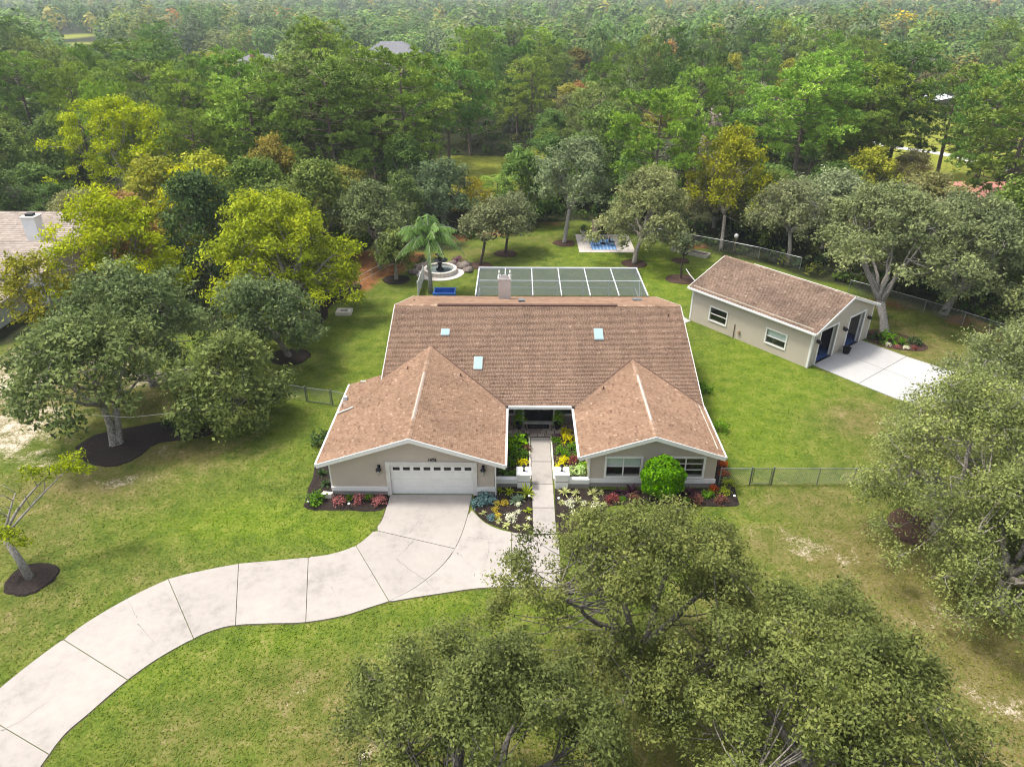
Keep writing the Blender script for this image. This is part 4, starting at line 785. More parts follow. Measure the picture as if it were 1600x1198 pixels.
for r in (.12, .22, .32, .38): m.tube([(r * math.cos(a), -.08, 1.5 + r * math.sin(a)) for a in [k * math.pi / 9 for k in range(19)]], .012, 4)
for k in range(12): a = k * math.pi / 6; m.bar((0, -.09, 1.5), (.38 * math.cos(a), -.08, 1.5 + .38 * math.sin(a)), .012)
m.build('grille', 'galv', t_, True); m = MB()
for k in range(3): a = k * 2.094; m.extrude([(0, -.02, 1.5), (.34 * math.cos(a), -.05, 1.5 + .34 * math.sin(a)), (.34 * math.cos(a + .8), .0, 1.5 + .34 * math.sin(a + .8))], (0, .012, 0))
m.build('blade', 'box_white', t_, True)
rr = random.Random(8)
def rack(label, where, x, y, w):
    t_ = obt('storage_shelf', label, 'shelf', x, y, .03); m = MB()
    for a in (0, w):
        for b in (0, .5): m.bar((a, b, 0), (a, b, 2.3), .05)
    m.build('frame', 'galv', t_, True)
    for k in range(4):
        MB().box(-.02, -.02, .15 + k * .65, w + .02, .52, .18 + k * .65).build('shelf_board', 'wood_grey', t_, True); q = .05; n = 0
        while q < w - .35 and n < 3:
            bw = rr.uniform(.35, .6); h = rr.uniform(.25, .5); p = OB + VX * (x + q) + VY * (y + .05); mt = rr.choice(['box_white', 'box_tan', 'box_white', 'box_blue'])
            o = MB().box(0, 0, 0, min(bw, w - q) - .03, rr.uniform(.3, .42), h).build('storage_box', mt, None, True); o.location = (p.x, p.y, .215 + k * .65); o.rotation_euler = (0, 0, a0)
            tag(o, '%s box, %s on the %s board of the shelf %s' % (mt[4:], ['first', 'second', 'third'][n], ['lowest', 'second', 'third', 'top'][k], where), 'box', 'stored boxes'); q += bw; n += 1
rack('metal storage shelf inside the second outbuilding door', 'in the second bay', 5.1, 2.4, 1.9); rack('metal storage shelf deep in the first outbuilding bay', 'in the first bay', 1.2, 4.1, 2.6)
t_ = obt('folding_chair', 'white chair just inside the second outbuilding door', 'chair', 6.5, 1.1, .03, .4)
MB().box(-.25, -.25, .42, .25, .25, .46).build('seat', 'box_white', t_, True); MB().extrude([(-.25, .25, .46), (.25, .25, .46), (.22, .36, 1.0), (-.22, .36, 1.0)], (0, .03, 0)).build('backrest', 'box_white', t_, True)
for x in (-.22, .22):
    for y in (-.22, .22): MB().bar((x, y, 0), (x, y, .419), .035).build('leg', 'galv', t_, True)

# ------------------------------------------------------------------ chain-link fences
def link_panel(m, a, b, h, step=.12, r=.0035):
    a, b = Vector(a), Vector(b); L = (b - a).length; d = (b - a) / L; n = int((L + h) / step)
    for k in range(n):
        for s in (1, -1):
            x0 = k * step - (h if s == 1 else 0); p = (x0, 0.03) if s == 1 else (x0 + 0, h); q = (x0 + h, h) if s == 1 else (x0 + h, .03)
            if p[0] < 0: t = -p[0] / h; p = (0, p[1] + (q[1] - p[1]) * t)
            if q[0] > L:
                if p[0] >= L: continue
                t = (L - p[0]) / (q[0] - p[0]); q = (L, p[1] + (q[1] - p[1]) * t)
            m.bar(a + d * p[0] + Vector((0, 0, p[1])), a + d * q[0] + Vector((0, 0, q[1])), r * 2)
def chain_fence(label, pts, h=1.2, thick=1, mesh=True, mat='galv', gate=None):
    t_ = thing('chain_link_fence', label, 'fence', (*pts[0], 0))
    for i, p in enumerate(pts):
        g_ = gate is not None and i in (gate, gate + 1)
        MB().tube([(*p, 0), (*p, h + (.12 if g_ else .04))], (.05 if g_ else .035) * thick, 8).build('post', 'galv_dark' if g_ else mat, t_)
    for i, (p, q) in enumerate(zip(pts, pts[1:])):
        if gate == i:
            d = (Vector(q) - Vector(p)).normalized(); a, b = Vector(p) + d * .12, Vector(q) - d * .12; g_ = MB()
            for z in (.1, h): g_.tube([(a.x, a.y, z), (b.x, b.y, z)], .026, 6)
            for c in (a, b): g_.tube([(c.x, c.y, .1), (c.x, c.y, h)], .026, 6)
            gg = g_.build('gate', 'galv_dark', t_); m = MB(); link_panel(m, (a.x, a.y, .1), (b.x, b.y, .1), h - .12); m.build('wire_mesh', 'galv', gg)
        else:
            MB().tube([(*p, h), (*q, h)], .024 * thick, 6).build('top_rail', mat, t_)
            if mesh: m = MB(); link_panel(m, (*p, .04), (*q, .04), h - .06); m.build('wire_mesh', 'galv', t_)
    return t_
chain_fence('chain-link fence with a gate beside the window wing', [(12.2, 34.52), (14.05, 34.52), (15.35, 34.53), (18.1, 34.55), (20.25, 34.57), (22.6, 34.6), (25.2, 34.6)], gate=1)
chain_fence('short chain-link fence with a sagging gate beside the garage', [(-17.2, 44.7), (-15.2, 44.1), (-13.2, 43.6), (-11.5, 43.0)], gate=1, mat='galv_dark')
chain_fence('chain-link fence behind the outbuilding beside the dark woods', [(16.6, 82.2), (19.8, 80.1), (23.0, 78.0), (26.6, 75.3), (30.0, 72.0)], h=1.3, thick=1.3)
chain_fence('chain-link fence along the straw strip beyond the apron', [(32.5, 65.5), (35.0, 63.0), (37.3, 60.4), (39.4, 57.7), (41.4, 55.0), (43.4, 52.4), (45.4, 49.8)], h=1.3)
t_ = thing('wire_fence', 'low wood and wire fence beside the straw patch', 'fence', (-15, 67, 0))
for p in ((-17.2, 63.9), (-16.0, 66.3), (-14.9, 68.8), (-13.7, 71.2), (-12.6, 73.7)): MB().tube([(*p, 0), (*p, 1.15)], .045, 6).build('post', 'wood_grey', t_)
for z in (.45, 1.05): MB().tube([(-17.2, 63.9, z), (-12.6, 73.7, z)], .03, 5).build('rail', 'wood_grey', t_)

# ------------------------------------------------------------------ fountain, patio and yard furniture
fo_ = thing('garden_fountain', 'black tiered fountain in a round pale basin', 'fountain', (-8.1, 70.8, 0))
MB().lathe((-8.1, 70.8, 0), [(2.55, 0), (2.55, .05), (2.5, .06)], 28).build('paver_apron', 'paver_light', fo_)
m = MB(); n = 26
for k in range(n):
    a0_, a1_ = 2 * math.pi * k / n, 2 * math.pi * (k + .94) / n
    P = lambda r, a, z: (-8.1 + r * math.cos(a), 70.8 + r * math.sin(a), z)
    m = MB(); m.add([P(1.45, a0_, .061), P(1.75, a0_, .061), P(1.75, a1_, .061), P(1.45, a1_, .061), P(1.45, a0_, .5), P(1.75, a0_, .5), P(1.75, a1_, .5), P(1.45, a1_, .5)], [(0, 3, 2, 1), (4, 5, 6, 7), (0, 1, 5, 4), (1, 2, 6, 5), (2, 3, 7, 6), (3, 0, 4, 7)]); m.build('basin_stone', 'stone_light', fo_)
MB().lathe((-8.1, 70.8, .062), [(1.46, 0), (1.46, .22)], 24).build('basin_water', 'water_dark', fo_)
MB().lathe((-8.1, 70.8, .285), [(.42, 0), (.42, .15), (.22, .25), (.16, .6), (.25, .75), (.2, .85), (.8, 1.05), (.85, 1.12), (.6, 1.12), (.15, 1.08), (.12, 1.5), (.2, 1.55), (.45, 1.68), (.48, 1.72), (.1, 1.72), (.08, 2.0), (.16, 2.1), (.05, 2.35)], 14).build('tiers', 'black_metal', fo_, smooth=True)
rr = random.Random(17)
for k, (x, y, s) in enumerate(((-10.3, 72.0, .7), (-9.8, 73.1, .6), (-8.6, 73.5, .65), (-7.0, 73.3, .6), (-5.7, 72.3, .85), (-5.2, 71.2, .6), (-10.9, 70.5, .6))):
    b_ = MB(); prof = [(.02, -.1), (.8, 0), (1, .3), (.8, .6), (.3, .75), (.02, .78)]; b_.lathe((0, 0, 0), [(r * s, z * s) for r, z in prof], 9); b_.v = [(x_ * (1 + .25 * math.sin(y_ * 7 + k)), y_ * (1 + .2 * math.cos(x_ * 5 + k)), z_ * (1 + .2 * math.sin(x_ * 6))) for x_, y_, z_ in b_.v]
    o = b_.build('boulder', 'boulder', None, True); o.location = (x, y, 0); tag(o, 'dark boulder around the fountain, %s counting clockwise from the palm side' % ['second', 'third', 'fourth', 'fifth', 'sixth', 'seventh', 'first'][k], 'boulder', 'fountain boulders')
t_ = thing('vinyl_fence', 'white vinyl fence panel beside the palm trunk', 'fence', (-9.6, 66, 0))
for y in (64.2, 66.4, 68.6): MB().box(-9.66, y - .06, 0, -9.54, y + .06, 1.55).build('post', 'white_paint', t_)
for k in range(14):
    y = 64.3 + k * .3; MB().box(-9.62, y, .1, -9.58, y + .285, 1.45).build('board', 'white_paint', t_)
t_ = thing('plastic_tub', 'long blue plastic tub behind the main roof', 'tub', (-6.9, 63.3, 0))
m = MB(); m.box(-7.95, 62.5, 0, -5.9, 62.6, .95); m.box(-7.95, 63.9, 0, -5.9, 64.0, .95); m.box(-7.95, 62.6, 0, -7.85, 63.9, .95); m.box(-6.0, 62.6, 0, -5.9, 63.9, .95); m.box(-7.85, 62.6, .1, -6.0, 63.9, .2); m.build('shell', 'blue_plastic', t_)
m = MB(); m.box(-8.02, 62.43, .952, -5.83, 62.62, 1.0); m.box(-8.02, 63.88, .952, -5.83, 64.07, 1.0); m.build('rim', 'blue_plastic', t_)
pt = thing('backyard_patio', 'pale paver patio with a blue rug behind the pool cage', 'patio', (10, 80.5, 0)); pt['kind'] = 'structure'
for i in range(9):
    for j in range(8):
        x, y = 7.0 + i * .71, 77.3 + j * .83; MB().prism([(x + .01, y + .01), (x + .70, y + .01), (x + .70, y + .82), (x + .01, y + .82)], -.05, .055).build('paver', 'paver_light', pt)
rug = thing('outdoor_rug', 'blue patterned outdoor rug on the patio', 'rug', (9.9, 80.1, .056)); MB().prism([(8.5, 78.2), (11.35, 78.2), (11.35, 82.1), (8.5, 82.1)], .058, .07).build('field', 'rug_blue', rug)
for i in range(7):
    for j in range(9):
        x, y = 8.72 + i * .4, 78.42 + j * .43; MB().prism([(x, y - .13), (x + .13, y), (x, y + .13), (x - .13, y)], .071, .075).build('motif', 'rug_pale', rug)
fp = thing('outdoor_fireplace', 'stone outdoor fireplace at the back of the patio', 'fireplace', (10, 83.4, 0))
MB().box(9.0, 83.0, .05, 9.55, 83.9, 1.9).build('side_pier', 'stone_fire', fp); MB().box(10.75, 83.0, .05, 11.3, 83.9, 1.9).build('side_pier', 'stone_fire', fp); MB().box(9.55, 83.5, .05, 10.75, 83.9, 1.9).build('firebox', 'black_metal', fp); MB().box(9.55, 82.98, 1.3, 10.75, 83.49, 1.88).build('lintel', 'stone_fire', fp); MB().box(8.9, 82.9, .05, 11.4, 82.99, .3).build('hearth', 'stone_light', fp)
for x, l in ((9.0, 'black patio chair at the near rug edge, closest to the tall grey oak'), (10.9, 'black patio chair on the rug closest to the pool-corner oak'), (9.3, 'black patio chair by the fireplace hearth')):
    k = x == 9.3; y = 81.6 if k else 79.7; t_ = thing('patio_chair', l, 'chair', (x, y, .075), {9.0: -1.2, 10.9: 1.2, 9.3: 3.1}[x], 'patio chairs')
    MB().box(-.28, -.28, .40, .28, .28, .46).build('seat', 'black_metal', t_, True); MB().box(-.28, .24, .461, .28, .30, .98).build('backrest', 'black_metal', t_, True)
    for a in (-.25, .25):
        for b in (-.25, .25): MB().bar((a, b, 0), (a, b, .4), .04).build('leg', 'black_metal', t_, True)
t_ = thing('patio_table', 'round dark table in the middle of the blue rug', 'table', (9.95, 80.4, .075)); MB().lathe((0, 0, 0), [(.3, 0), (.3, .04), (.05, .07), (.05, .68)], 12).build('pedestal', 'black_metal', t_, True); MB().lathe((0, 0, .681), [(.62, 0), (.62, .04)], 18).build('table_top', 'black_metal', t_, True)
def urn(label, x, y, green):
    t_ = thing('garden_urn', label, 'urn', (x, y, .05)); MB().lathe((0, 0, 0), [(.22, 0), (.22, .08), (.09, .14), (.09, .25), (.28, .5), (.40, .62), (.40, .66), (.3, .64)], 12).build('bowl', 'urn', t_, True); return t_
URN1 = urn('pale urn with a clipped green ball on the oak side of the patio', 7.9, 83.2, 1); urn('pale empty urn at the back corner of the patio', 12.6, 83.3, 0)
lp = thing('lamp_post', 'wooden garden post with a white globe lamp', 'lamp', (24.6, 77.9, 0)); MB().box(24.52, 77.82, 0, 24.68, 77.98, 1.55).build('post', 'wood_post', lp); MB().lathe((24.6, 77.9, 1.551), [(.1, 0), (.24, .12), (.26, .28), (.18, .44), (.04, .52)], 12).build('globe', 'globe', lp, smooth=True)
t_ = thing('raised_planter', 'long grey wooden raised planter by the back fence', 'planter', (19, 77, 0)); c0, c1 = Vector((17.7, 78.3, 0)), Vector((21.2, 75.7, 0)); d = (c1 - c0).normalized(); n_ = Vector((d.y, -d.x, 0))
for s in (-.45, .45): MB().bar(c0 + n_ * s + Vector((0, 0, .2)), c1 + n_ * s + Vector((0, 0, .2)), .08, .42).build('board', 'wood_grey', t_)
for c in (c0, c1): MB().bar(c - n_ * .41 + Vector((0, 0, .2)), c + n_ * .41 + Vector((0, 0, .2)), .08, .4).build('board', 'wood_grey', t_)
MB().bar(c0 + d * .05 + Vector((0, 0, .15)), c1 - d * .05 + Vector((0, 0, .15)), .8, .2).build('soil', 'soil_dark', t_)
t_ = thing('concrete_ring', 'square pale concrete fire ring on the side lawn', 'fire ring', (-15.9, 60, 0)); m = MB()
for (a, b, c, e) in ((-16.6, 59.5, -16.25, 60.6), (-15.55, 59.5, -15.2, 60.6), (-16.249, 59.5, -15.551, 59.8), (-16.249, 60.3, -15.551, 60.6)): m.box(a, b, 0, c, e, .3)
m.build('wall', 'stone_light', t_); box('ash', 'mulch', t_, -16.249, 59.801, 0, -15.551, 60.299, .08)
o = MB().tube([(-28.2, 38.3, 2.5), (-24.5, 38.0, 2.42), (-20.9, 38.6, 2.55)], .014, 5).build('rope_line', 'white_paint'); tag(o, 'thin white line strung between the twin-trunk oaks', 'rope')
o = MB().tube([(16.2, 60.5, 2.9), (15.6, 60.9, 3.5), (15.3, 61.4, 3.9)], [.05, .05, .03], 5).build('antenna', 'white_trim_worn'); tag(o, 'short curved white pole behind the outbuilding corner', 'pole')
for k, (x, y, l) in enumerate(((-12.0, 32.25, 'small white path light at the grass corner of the garage bed'), (-9.6, 32.1, 'small white path light in the middle of the garage bed'), (.75, 32.9, 'small white path light beside the upper walkway edge'), (.7, 30.9, 'small white path light beside the lower walkway edge'), (2.45, 32.7, 'small white path light across the walkway'), (12.7, 33.0, 'small white path light at the outer corner of the window bed'))):
    t_ = thing('path_light', l, 'path light', (x, y, .05), 0, 'path lights'); MB().tube([(0, 0, 0), (0, 0, .28)], .012, 5).build('stake', 'black_metal', t_, True); MB().lathe((0, 0, .281), [(.03, 0), (.085, .02), (.06, .07), (.01, .1)], 8).build('cap', 'globe', t_, True)

# ------------------------------------------------------------------ neighbouring and far buildings
def gable_house(t_, x0, x1, y0, y1, ze, zr, wall, roof, along='x', ov=.5, wins=()):
    m = MB().box(x0, y0, -.05, x1, y1, ze)
    if along == 'x':
        ym = (y0 + y1) / 2
        for x in (x0, x1 - .15): m.extrude([(x, y0, ze), (x, y1, ze), (x, ym, zr - .15)], (.15, 0, 0))
        m.build('wall', wall, t_); L = x1 - x0 + 2 * ov; w = math.hypot((y1 - y0) / 2 + ov, zr - ze)
        for ye in (y0 - ov, y1 + ov):
            q = MB().extrude([(x0 - ov, ye, ze), (x1 + ov, ye, ze), (x1 + ov, ym, zr), (x0 - ov, ym, zr)], (0, 0, -.15)); r_ = q.build('roof_slope', 'white_trim_worn', t_)
            if roof.startswith('shingles'): shingle_slope('shingles', roof, r_, (x0 - ov, ye, ze), (1, 0, 0), (0, ym - ye, zr - ze), [(0, 0), (L, 0), (L, w), (0, w)], int(x0 * 7) % 97, .5, .3)
            else: MB().extrude([(x0 - ov, ye, ze + .03), (x1 + ov, ye, ze + .03), (x1 + ov, ym, zr + .03), (x0 - ov, ym, zr + .03)], (0, 0, -.02)).build('roof_cover', roof, r_)
    else:
        xm = (x0 + x1) / 2
        for y in (y0, y1 - .15): m.extrude([(x0, y, ze), (x1, y, ze), (xm, y, zr - .15)], (0, .15, 0))
        m.build('wall', wall, t_); L = y1 - y0 + 2 * ov; w = math.hypot((x1 - x0) / 2 + ov, zr - ze)
        for xe in (x0 - ov, x1 + ov):
            q = MB().extrude([(xe, y0 - ov, ze), (xe, y1 + ov, ze), (xm, y1 + ov, zr), (xm, y0 - ov, zr)], (0, 0, -.15)); r_ = q.build('roof_slope', 'white_trim_worn', t_)
            if roof.startswith('shingles'): shingle_slope('shingles', roof, r_, (xe, y0 - ov, ze), (0, 1, 0), (xm - xe, 0, zr - ze), [(0, 0), (L, 0), (L, w), (0, w)], int(x0 * 5) % 91, .5, .3)
            else: MB().extrude([(xe, y0 - ov, ze + .03), (xe, y1 + ov, ze + .03), (xm, y1 + ov, zr + .03), (xm, y0 - ov, zr + .03)], (0, 0, -.02)).build('roof_cover', roof, r_)
    for (a, b, c, d, y) in wins:
        f_ = MB().box(a - .1, y - .05, c - .1, b + .1, y - .003, d + .1).build('window', 'white_paint', t_); MB().box(a, y - .06, c, b, y - .0505, d).build('pane', 'dark_door', f_)
nb = thing('neighbour_house', 'white neighbouring house with tan shingle roofs and a chimney', 'house', (-50, 64, 0))
gable_house(nb, -62, -44.2, 61.2, 68.5, 3.4, 5.2, 'white_wall', 'shingles_tan', 'x', .6, [(-50.5, -49.2, 1.4, 2.6, 61.2), (-47.5, -46.2, 1.4, 2.6, 61.2)])
gable_house(nb, -58, -46.0, 53.5, 61.0, 2.3, 3.9, 'white_wall', 'shingles_tan', 'y', .6, [(-48.2, -47.0, .8, 1.9, 53.5)])
gable_house(nb, -58, -45, 68.7, 77, 3.8, 5.8, 'white_wall', 'shingles_tan', 'x', .6)
c_ = box('chimney', 'white_wall', nb, -49.1, 67.9, 3.6, -47.8, 69.1, 6.5); box('crown', 'white_trim_worn', c_, -49.2, 67.8, 6.503, -47.7, 69.2, 6.62); box('flue', 'black_metal', c_, -48.8, 68.2, 6.623, -48.1, 68.8, 6.85)
nb.location.x += 0.6
def hip_house(label, x0, x1, y0, y1, ze, zr, wall, roof, wins, name='distant_house'):
    t_ = thing(name, label, 'house', ((x0 + x1) / 2, (y0 + y1) / 2, 0)); box('wall', wall, t_, x0, y0, -.05, x1, y1, ze); d = (y1 - y0) / 2 * .9; ym = (y0 + y1) / 2; o_ = .6
    A, B_, C_, D_ = (x0 - o_, y0 - o_, ze), (x1 + o_, y0 - o_, ze), (x1 + o_, y1 + o_, ze), (x0 - o_, y1 + o_, ze); E_, F_ = (x0 + d, ym, zr), (x1 - d, ym, zr); m = MB()
    m.add([A, B_, C_, D_, E_, F_], [(0, 1, 5, 4), (1, 2, 5), (2, 3, 4, 5), (3, 0, 4), (0, 3, 2, 1)]); m.build('roof', roof, t_)
    for (a, b, c, e) in wins: f_ = MB().box(a - .12, y0 - .06, c - .12, b + .12, y0 - .003, e + .12).build('window', 'white_paint', t_); MB().box(a, y0 - .08, c, b, y0 - .061, e).build('pane', 'dark_door', f_)
    return t_
h1 = hip_house('white house with a large grey hip roof far back in the woods', -58, -38, 292, 305, 4.2, 8.2, 'white_wall', 'roof_grey', [(-54, -51, 1.0, 3.2), (-46, -44.5, 1.0, 3.2), (-43.5, -42, 1.0, 3.2)])
m = MB(); m.add([(-56.5, 288, 4.2), (-46.5, 288, 4.2), (-46.5, 296, 4.2), (-56.5, 296, 4.2), (-51.5, 292.5, 6.8), (-51.5, 296, 6.8)], [(0, 1, 4), (1, 2, 5, 4), (3, 0, 4, 5), (0, 3, 2, 1)]); m.build('roof', 'roof_grey', h1); box('wall', 'white_wall', h1, -56, 288.6, -.05, -47, 291.9, 4.19)
h2 = hip_house('low grey-roofed house with a brick chimney in the far clearing', -103, -89, 284, 293, 2.6, 4.6, 'white_wall', 'roof_grey', [(-100, -98.5, .9, 2.1), (-94, -92.5, .9, 2.1)]); box('chimney', 'brick_red', h2, -98.6, 285.5, 2.6, -97.0, 287.0, 5.8)
h3 = thing('pink_roofed_house', 'neighbouring house with a pink roof half hidden behind the big oaks', 'house', (55, 90, 0)); gable_house(h3, 50.5, 62, 86.5, 95, 3.0, 4.8, 'white_wall', 'roof_pink', 'x', .5, [(52, 53.2, .9, 2.1, 86.5)])
h4 = hip_house('pale house glimpsed between far pines beyond the clearing', 128, 146, 262, 272, 3.4, 6.2, 'white_wall', 'roof_grey', [(131, 133, 1, 2.4)]); h5 = hip_house('pale house peeking out beside the rusty tree in the far woods', 36, 50, 226, 235, 3.2, 5.6, 'white_wall', 'shingles_tan', [(39, 41, 1, 2.4)])
def carport(label, x0, x1, y0, y1, z):
    t_ = thing('carport', label, 'carport', (x0, y0, 0))
    for x in (x0, x1):
        for y in (y0, y1): MB().tube([(x, y, 0), (x, y, z)], .07, 6).build('post', 'galv', t_)
    m = MB(); q = [(x0 - .3, z), ((x0 + x1) / 2, z + .8), (x1 + .3, z)]; m.extrude([(q[0][0], y0 - .3, q[0][1]), (q[1][0], y0 - .3, q[1][1]), (q[1][0], y1 + .3, q[1][1]), (q[0][0], y1 + .3, q[0][1])], (0, 0, .06)); m.extrude([(q[1][0], y0 - .3, q[1][1]), (q[2][0], y0 - .3, q[2][1]), (q[2][0], y1 + .3, q[2][1]), (q[1][0], y1 + .3, q[1][1])], (0, 0, .06)); m.build('roof', 'alu_white', t_)
carport('white-roofed carport nearer the utility pole in the clearing', 100, 107.5, 181, 190, 2.6); carport('white-roofed carport at the picture edge of the clearing', 109.5, 117, 179, 187, 2.4)
RD = catmull([(64, 152), (70.9, 138.4), (76.8, 131.4), (79.9, 121.1), (84, 112), (92, 98)], 6); m = MB()
for i in range(len(RD) - 1):
    d = (RD[i + 1] - RD[i]).normalized(); n_ = Vector((-d.y, d.x, 0)) * 1.3; e = (RD[min(i + 2, len(RD) - 1)] - RD[i + 1]); e = e.normalized() if e.length > 0 else d; n2 = Vector((-e.y, e.x, 0)) * 1.3
    m.add([RD[i] - n_ + Vector((0, 0, .03)), RD[i + 1] - n2 + Vector((0, 0, .03)), RD[i + 1] + n2 + Vector((0, 0, .03)), RD[i] + n_ + Vector((0, 0, .03))], [(0, 1, 2, 3)])
tag(m.build('road', 'road'), 'white lane crossing the clearing beyond the pines', 'road', kind='structure')
up = thing('utility_pole', 'grey wooden utility pole above the woods', 'pole', (59.5, 171.7, 0)); MB().tube([(59.5, 171.7, 0), (60.0, 171.7, 8.5)], [.17, .12], 8).build('shaft', 'pole_wood', up); MB().bar((59.1, 171.7, 8.1), (60.8, 171.7, 8.1), .1).build('crossarm', 'pole_wood', up)
# ------------------------------------------------------------------ vegetation builders
def unit(a): return a / (np.linalg.norm(a, axis=-1, keepdims=True) + 1e-9)
def leaf_quads(rs, P, nrm, L, W):
    n = len(P); nrm = unit(nrm); t = unit(np.cross(nrm, rs.normal(size=(n, 3)))); b = np.cross(nrm, t)
    k = rs.uniform(.55, 1.45, n); L = (L * k * rs.uniform(.85, 1.15, n))[:, None]; W = (W * k * rs.uniform(.8, 1.2, n))[:, None]
    q = np.stack([P - t * L * .5, P + b * W * .5 - nrm * W * .12, P + t * L * .5, P - b * W * .5 - nrm * W * .12], 1)
    return q.reshape(-1, 3)
def crown_clumps(rs, R, h, zb, nc, lean=(0, 0), low=.28, dome=2.2, ctop=.55, holes=.0):
    a, b, c = rs.uniform(0, 6.28, 3); out = []; ph = rs.uniform(0, 6.28, 4)
    for i in range(nc):
        th = i * 2.39996 + rs.uniform(-.35, .35); q = math.sqrt((i + .5) / nc) * rs.uniform(.86, 1.06)
        if holes and q > .2 and math.sin(q * R * math.cos(th) * 1.25 + ph[0] + 1.3 * math.sin(q * R * math.sin(th) * .7 + ph[2])) * math.sin(q * R * math.sin(th) * 1.15 + ph[1]) < holes - 1: continue
        Rt = R * (.86 + .15 * math.sin(2 * th + a) + .12 * math.sin(3 * th + b) + .09 * math.sin(5 * th + c) + (.07 * math.sin(9 * th + b) if holes else 0))
        zt = zb + (h - zb) * max(.05, 1 - min(1, q) ** dome) ** ctop
        if rs.rand() < low and q > .45: z = zb + (zt - zb) * rs.uniform(.0, .55)
        else: z = zt - (h - zb) * rs.uniform(.02, .22 + .2 * holes)
        out.append((lean[0] * z / h + q * Rt * math.cos(th), lean[1] * z / h + q * Rt * math.sin(th), z))
    return np.array(out)
def crown_leaves(rs, C, cr, lpc, L, W, flat=.62, spread=.30, nsub=8, droop=0.0):
    nc = len(C); sub = unit(rs.normal(size=(nc, nsub, 3)) + np.array([0, 0, .35])); rad = (cr * rs.uniform(.65, 1.25, (nc, 1)))[..., None]
    S = C[:, None, :] + sub * rad * np.array([1, 1, flat]) * rs.uniform(.55, 1.0, (nc, nsub, 1))
    k = max(1, lpc // nsub); P = S[:, :, None, :] + rs.normal(size=(nc, nsub, k, 3)) * (cr * spread) * np.array([1, 1, .75])
    P[..., 2] -= droop * np.abs(rs.normal(size=P.shape[:-1])) * cr
    ctint = rs.normal(.5, .13, (nc, 1, 1)); stint = rs.normal(0, .10, (nc, nsub, 1)); tint = ctint + stint + rs.normal(0, .13, (nc, nsub, k))
    nrm = (P - C[:, None, None, :]) / cr * .6 + np.array([0, 0, .55]) + rs.normal(size=P.shape) * .55
    return leaf_quads(rs, P.reshape(-1, 3), nrm.reshape(-1, 3), L, W), np.clip(tint.ravel(), 0, 1), S
def bez(a, b, c, n=5): a, b, c = Vector(a), Vector(b), Vector(c); return [a * (1 - t) ** 2 + b * 2 * t * (1 - t) + c * t * t for t in [k / n for k in range(n + 1)]]
def oak_wood(rs, C, S, R, h, zb, rt, lean, nl, twigs, trunks=1, tw=.018, fork=.6):
    m = MB(); limbs = []
    for tk in range(trunks):
        off = Vector((rs.uniform(-.5, .5), rs.uniform(-.5, .5), 0)) * (0 if trunks == 1 else 1)
        f_ = Vector((lean[0] * .35 + off.x * 2.2, lean[1] * .35 + off.y * 2.2, zb * fork + .6)); base = off
        m.tube([base + Vector((0, 0, -.1)), base + Vector((0, 0, .15)), base.lerp(f_, .5) + Vector((rs.uniform(-.15, .15), rs.uniform(-.15, .15), 0)), f_], [rt * 1.5, rt * 1.1, rt * .95, rt * .85], 8)
        for k in range(nl):
            a = 2 * math.pi * (k + tk * .5) / nl + rs.uniform(-.3, .3); q = rs.uniform(.55, .8) * R; w_ = np.array([lean[0] * .8 + q * math.cos(a), lean[1] * .8 + q * math.sin(a), zb + (h - zb) * .5]); e = Vector(C[int(np.argmin(np.linalg.norm(C - w_, axis=1)))]) - Vector((0, 0, .25))
            mid = f_.lerp(e, .5) + Vector((rs.uniform(-.6, .6), rs.uniform(-.6, .6), rs.uniform(-.06, .10) * h)); p = bez(f_, mid, e, 9); p = [v + Vector(rs.uniform(-.13, .13, 3)) * (0 if i in (0, 9) else 1) for i, v in enumerate(p)]; m.tube(p, [rt * .58 * (1 - i / 9.3) ** 1.1 + .018 for i in range(10)], 6); limbs += p[2:]
        limbs.append(f_)
    LA = np.array([tuple(p) for p in limbs])
    for ci, c in enumerate(C):
        d = np.linalg.norm((LA - c) * np.array([1, 1, 1.3]), axis=1) + np.maximum(0, LA[:, 2] - c[2]) * .8; p = Vector(LA[int(np.argsort(d)[rs.randint(min(4, len(d)))])]); e = Vector(c); ll = (e - p).length; mid = p.lerp(e, .5) + Vector((rs.uniform(-.2, .2), rs.uniform(-.2, .2), rs.uniform(-.38, -.12))) * ll; r0 = min(.045, .012 + .010 * ll)
        m.tube(bez(p, mid, e, 4), [r0, r0 * .85, r0 * .65, r0 * .45, .010], 4, False)
        for s in S[ci][:twigs]: s = Vector(s); m.tube([e, e.lerp(s, .6) + Vector(rs.uniform(-.08, .08, 3)), e.lerp(s, 1.22)], [tw, tw * .8, tw * .4], 3, False)
    return m
def build_oak(seed, R, h, zb, nc, lpc, L, W, cr, rt=.28, lean=(0, 0), nl=5, twigs=3, trunks=1, bark='bark_oak', low=.28, droop=0., spread=.30, tw=.018, dome=2.2, flat=.62, nsub=8, holes=0., fork=.6):
    rs = np.random.RandomState(seed); C = crown_clumps(rs, R, h, zb, nc, lean, low, dome, .55, holes); V_, T_, S = crown_leaves(rs, C, cr, lpc, L, W, flat, spread, nsub, droop)
    return oak_wood(rs, C, S, R, h, zb, rt, lean, nl, twigs, trunks, tw, fork), bark, np_mesh('crown', V_, 4, 'leaf', {'tint': T_})
